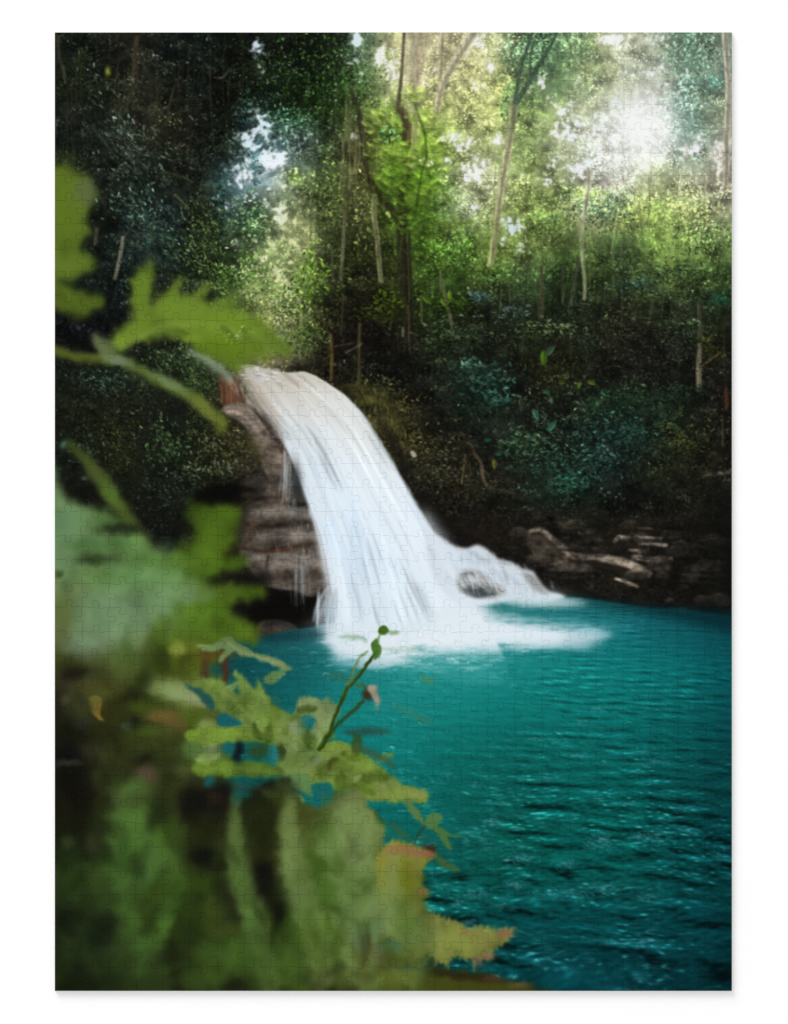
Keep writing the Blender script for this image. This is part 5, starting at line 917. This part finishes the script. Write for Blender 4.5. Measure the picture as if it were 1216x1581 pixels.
def inset(p, d):
    """move a closed clockwise-on-screen outline inwards by d picture units"""
    a = p-np.roll(p, 1, 0); b = np.roll(p, -1, 0)-p
    a /= np.maximum(np.linalg.norm(a, axis=1, keepdims=True), 1e-9); b /= np.maximum(np.linalg.norm(b, axis=1, keepdims=True), 1e-9)
    na, nb = np.stack([-a[:, 1], a[:, 0]], 1), np.stack([-b[:, 1], b[:, 0]], 1)
    n = na+nb; n /= np.maximum(.5*(n*n).sum(1, keepdims=True), .5)
    return p+n*d
def piece(i, j):
    out = np.concatenate([hor[j][i][:-1], ver[j][i+1][:-1], hor[j+1][i][::-1][:-1], ver[j][i][::-1][:-1]])
    rings = [(inset(out, BEVEL/MM), THICK), (inset(out, .45*BEVEL/MM), THICK-.3*DROP), (inset(out, GAP/MM), THICK-DROP), (inset(out, GAP/MM), 0)]
    n = len(out); V = [(wx(x), wy(y), REST+z) for r, z in rings for x, y in r]
    F = [list(range(n-1, -1, -1))]; M = [0]
    for k in range(3):
        for q in range(n):
            q2 = (q+1) % n; F.append([k*n+q, k*n+q2, (k+1)*n+q2, (k+1)*n+q]); M.append(1 if k == 2 else 0)
    F.append([3*n+q for q in range(n)]); M.append(1)
    return V, F, M
def build(name, parts):
    V, F, M = [], [], []
    for v, f, m in parts:
        o = len(V); V += v; F += [[k+o for k in q] for q in f]; M += m
    me = bpy.data.meshes.new(name); me.from_pydata(V, [], F)
    me.materials.append(CARD); me.materials.append(EDGE); me.polygons.foreach_set('material_index', M)
    uv = me.uv_layers.new(name='print'); co = np.array(V, np.float32); li = np.zeros(len(me.loops), np.int32); me.loops.foreach_get('vertex_index', li)
    u = np.stack([((co[li, 0]/MM+FW/2)-PX0)/PW, 1-((FH/2-co[li, 1]/MM)-PY0)/PH], 1).astype(np.float32)
    uv.data.foreach_set('uv', u.ravel()); me.update()
    o = bpy.data.objects.new(name, me); coll.objects.link(o); return o

puzzle = bpy.data.objects.new('jigsaw_puzzle', None); coll.objects.link(puzzle)
puzzle['label'] = 'assembled upright jigsaw puzzle with a printed picture of a white waterfall, jungle and turquoise pool'
puzzle['category'] = 'jigsaw puzzle'
lumi = PIC @ np.array([.3, .59, .11], np.float32)
cells = sorted(((lumi[int(PH*j/NY):int(PH*(j+1)/NY), int(PW*i/NX):int(PW*(i+1)/NX)].mean(), i, j) for i in range(NX) for j in range(NY)), reverse=True)
for _, i, j in cells[:100]:                      # the hundred pieces whose outlines stand out (they lie in the light areas)
    o = build('puzzle_piece', [piece(i, j)]); o.parent = puzzle
rest = build('interlocked_pieces', [piece(i, j) for _, i, j in cells[100:]]); rest.parent = puzzle; rest['kind'] = 'stuff'

me = bpy.data.meshes.new('tabletop')
T = 1.6; me.from_pydata([(-T, -T, -.03), (T, -T, -.03), (T, T, -.03), (-T, T, -.03), (-T, -T, 0), (T, -T, 0), (T, T, 0), (-T, T, 0)], [], [(3, 2, 1, 0), (4, 5, 6, 7), (0, 1, 5, 4), (1, 2, 6, 5), (2, 3, 7, 6), (3, 0, 4, 7)])
me.materials.append(TABLE); table = bpy.data.objects.new('tabletop', me); coll.objects.link(table); table['kind'] = 'structure'; table['label'] = 'plain white tabletop under the puzzle'

# --- light: a bright even studio, with a broad soft lamp towards the top left
world = bpy.data.worlds.new('World'); scene.world = world; world.use_nodes = True
bg = world.node_tree.nodes['Background']; bg.inputs['Color'].default_value = (1, 1, 1, 1); bg.inputs['Strength'].default_value = .895
def lamp(name, loc, size, power):
    l = bpy.data.lights.new(name, 'AREA'); l.shape = 'DISK'; l.size = size; l.energy = power
    o = bpy.data.objects.new(name, l); coll.objects.link(o); o.location = loc
    d = np.array(loc); o.rotation_euler = __import__('mathutils').Vector(loc).to_track_quat('Z', 'Y').to_euler()
    return o
lamp('soft_lamp', (-4.2, 8.0, 4.8), 6.0, 640)

cam = bpy.data.cameras.new('camera'); co = bpy.data.objects.new('camera', cam); coll.objects.link(co)
cam.sensor_fit = 'VERTICAL'; cam.sensor_height = 24; D = 3.0; cam.lens = 24*D/(FH*MM); cam.clip_start = .1; cam.clip_end = 50
co.location = (0, 0, D+THICK); scene.camera = co
vs = scene.view_settings; vs.view_transform = 'Standard'; vs.look = 'None'; vs.exposure = 0; vs.gamma = 1; vs.use_curve_mapping = False
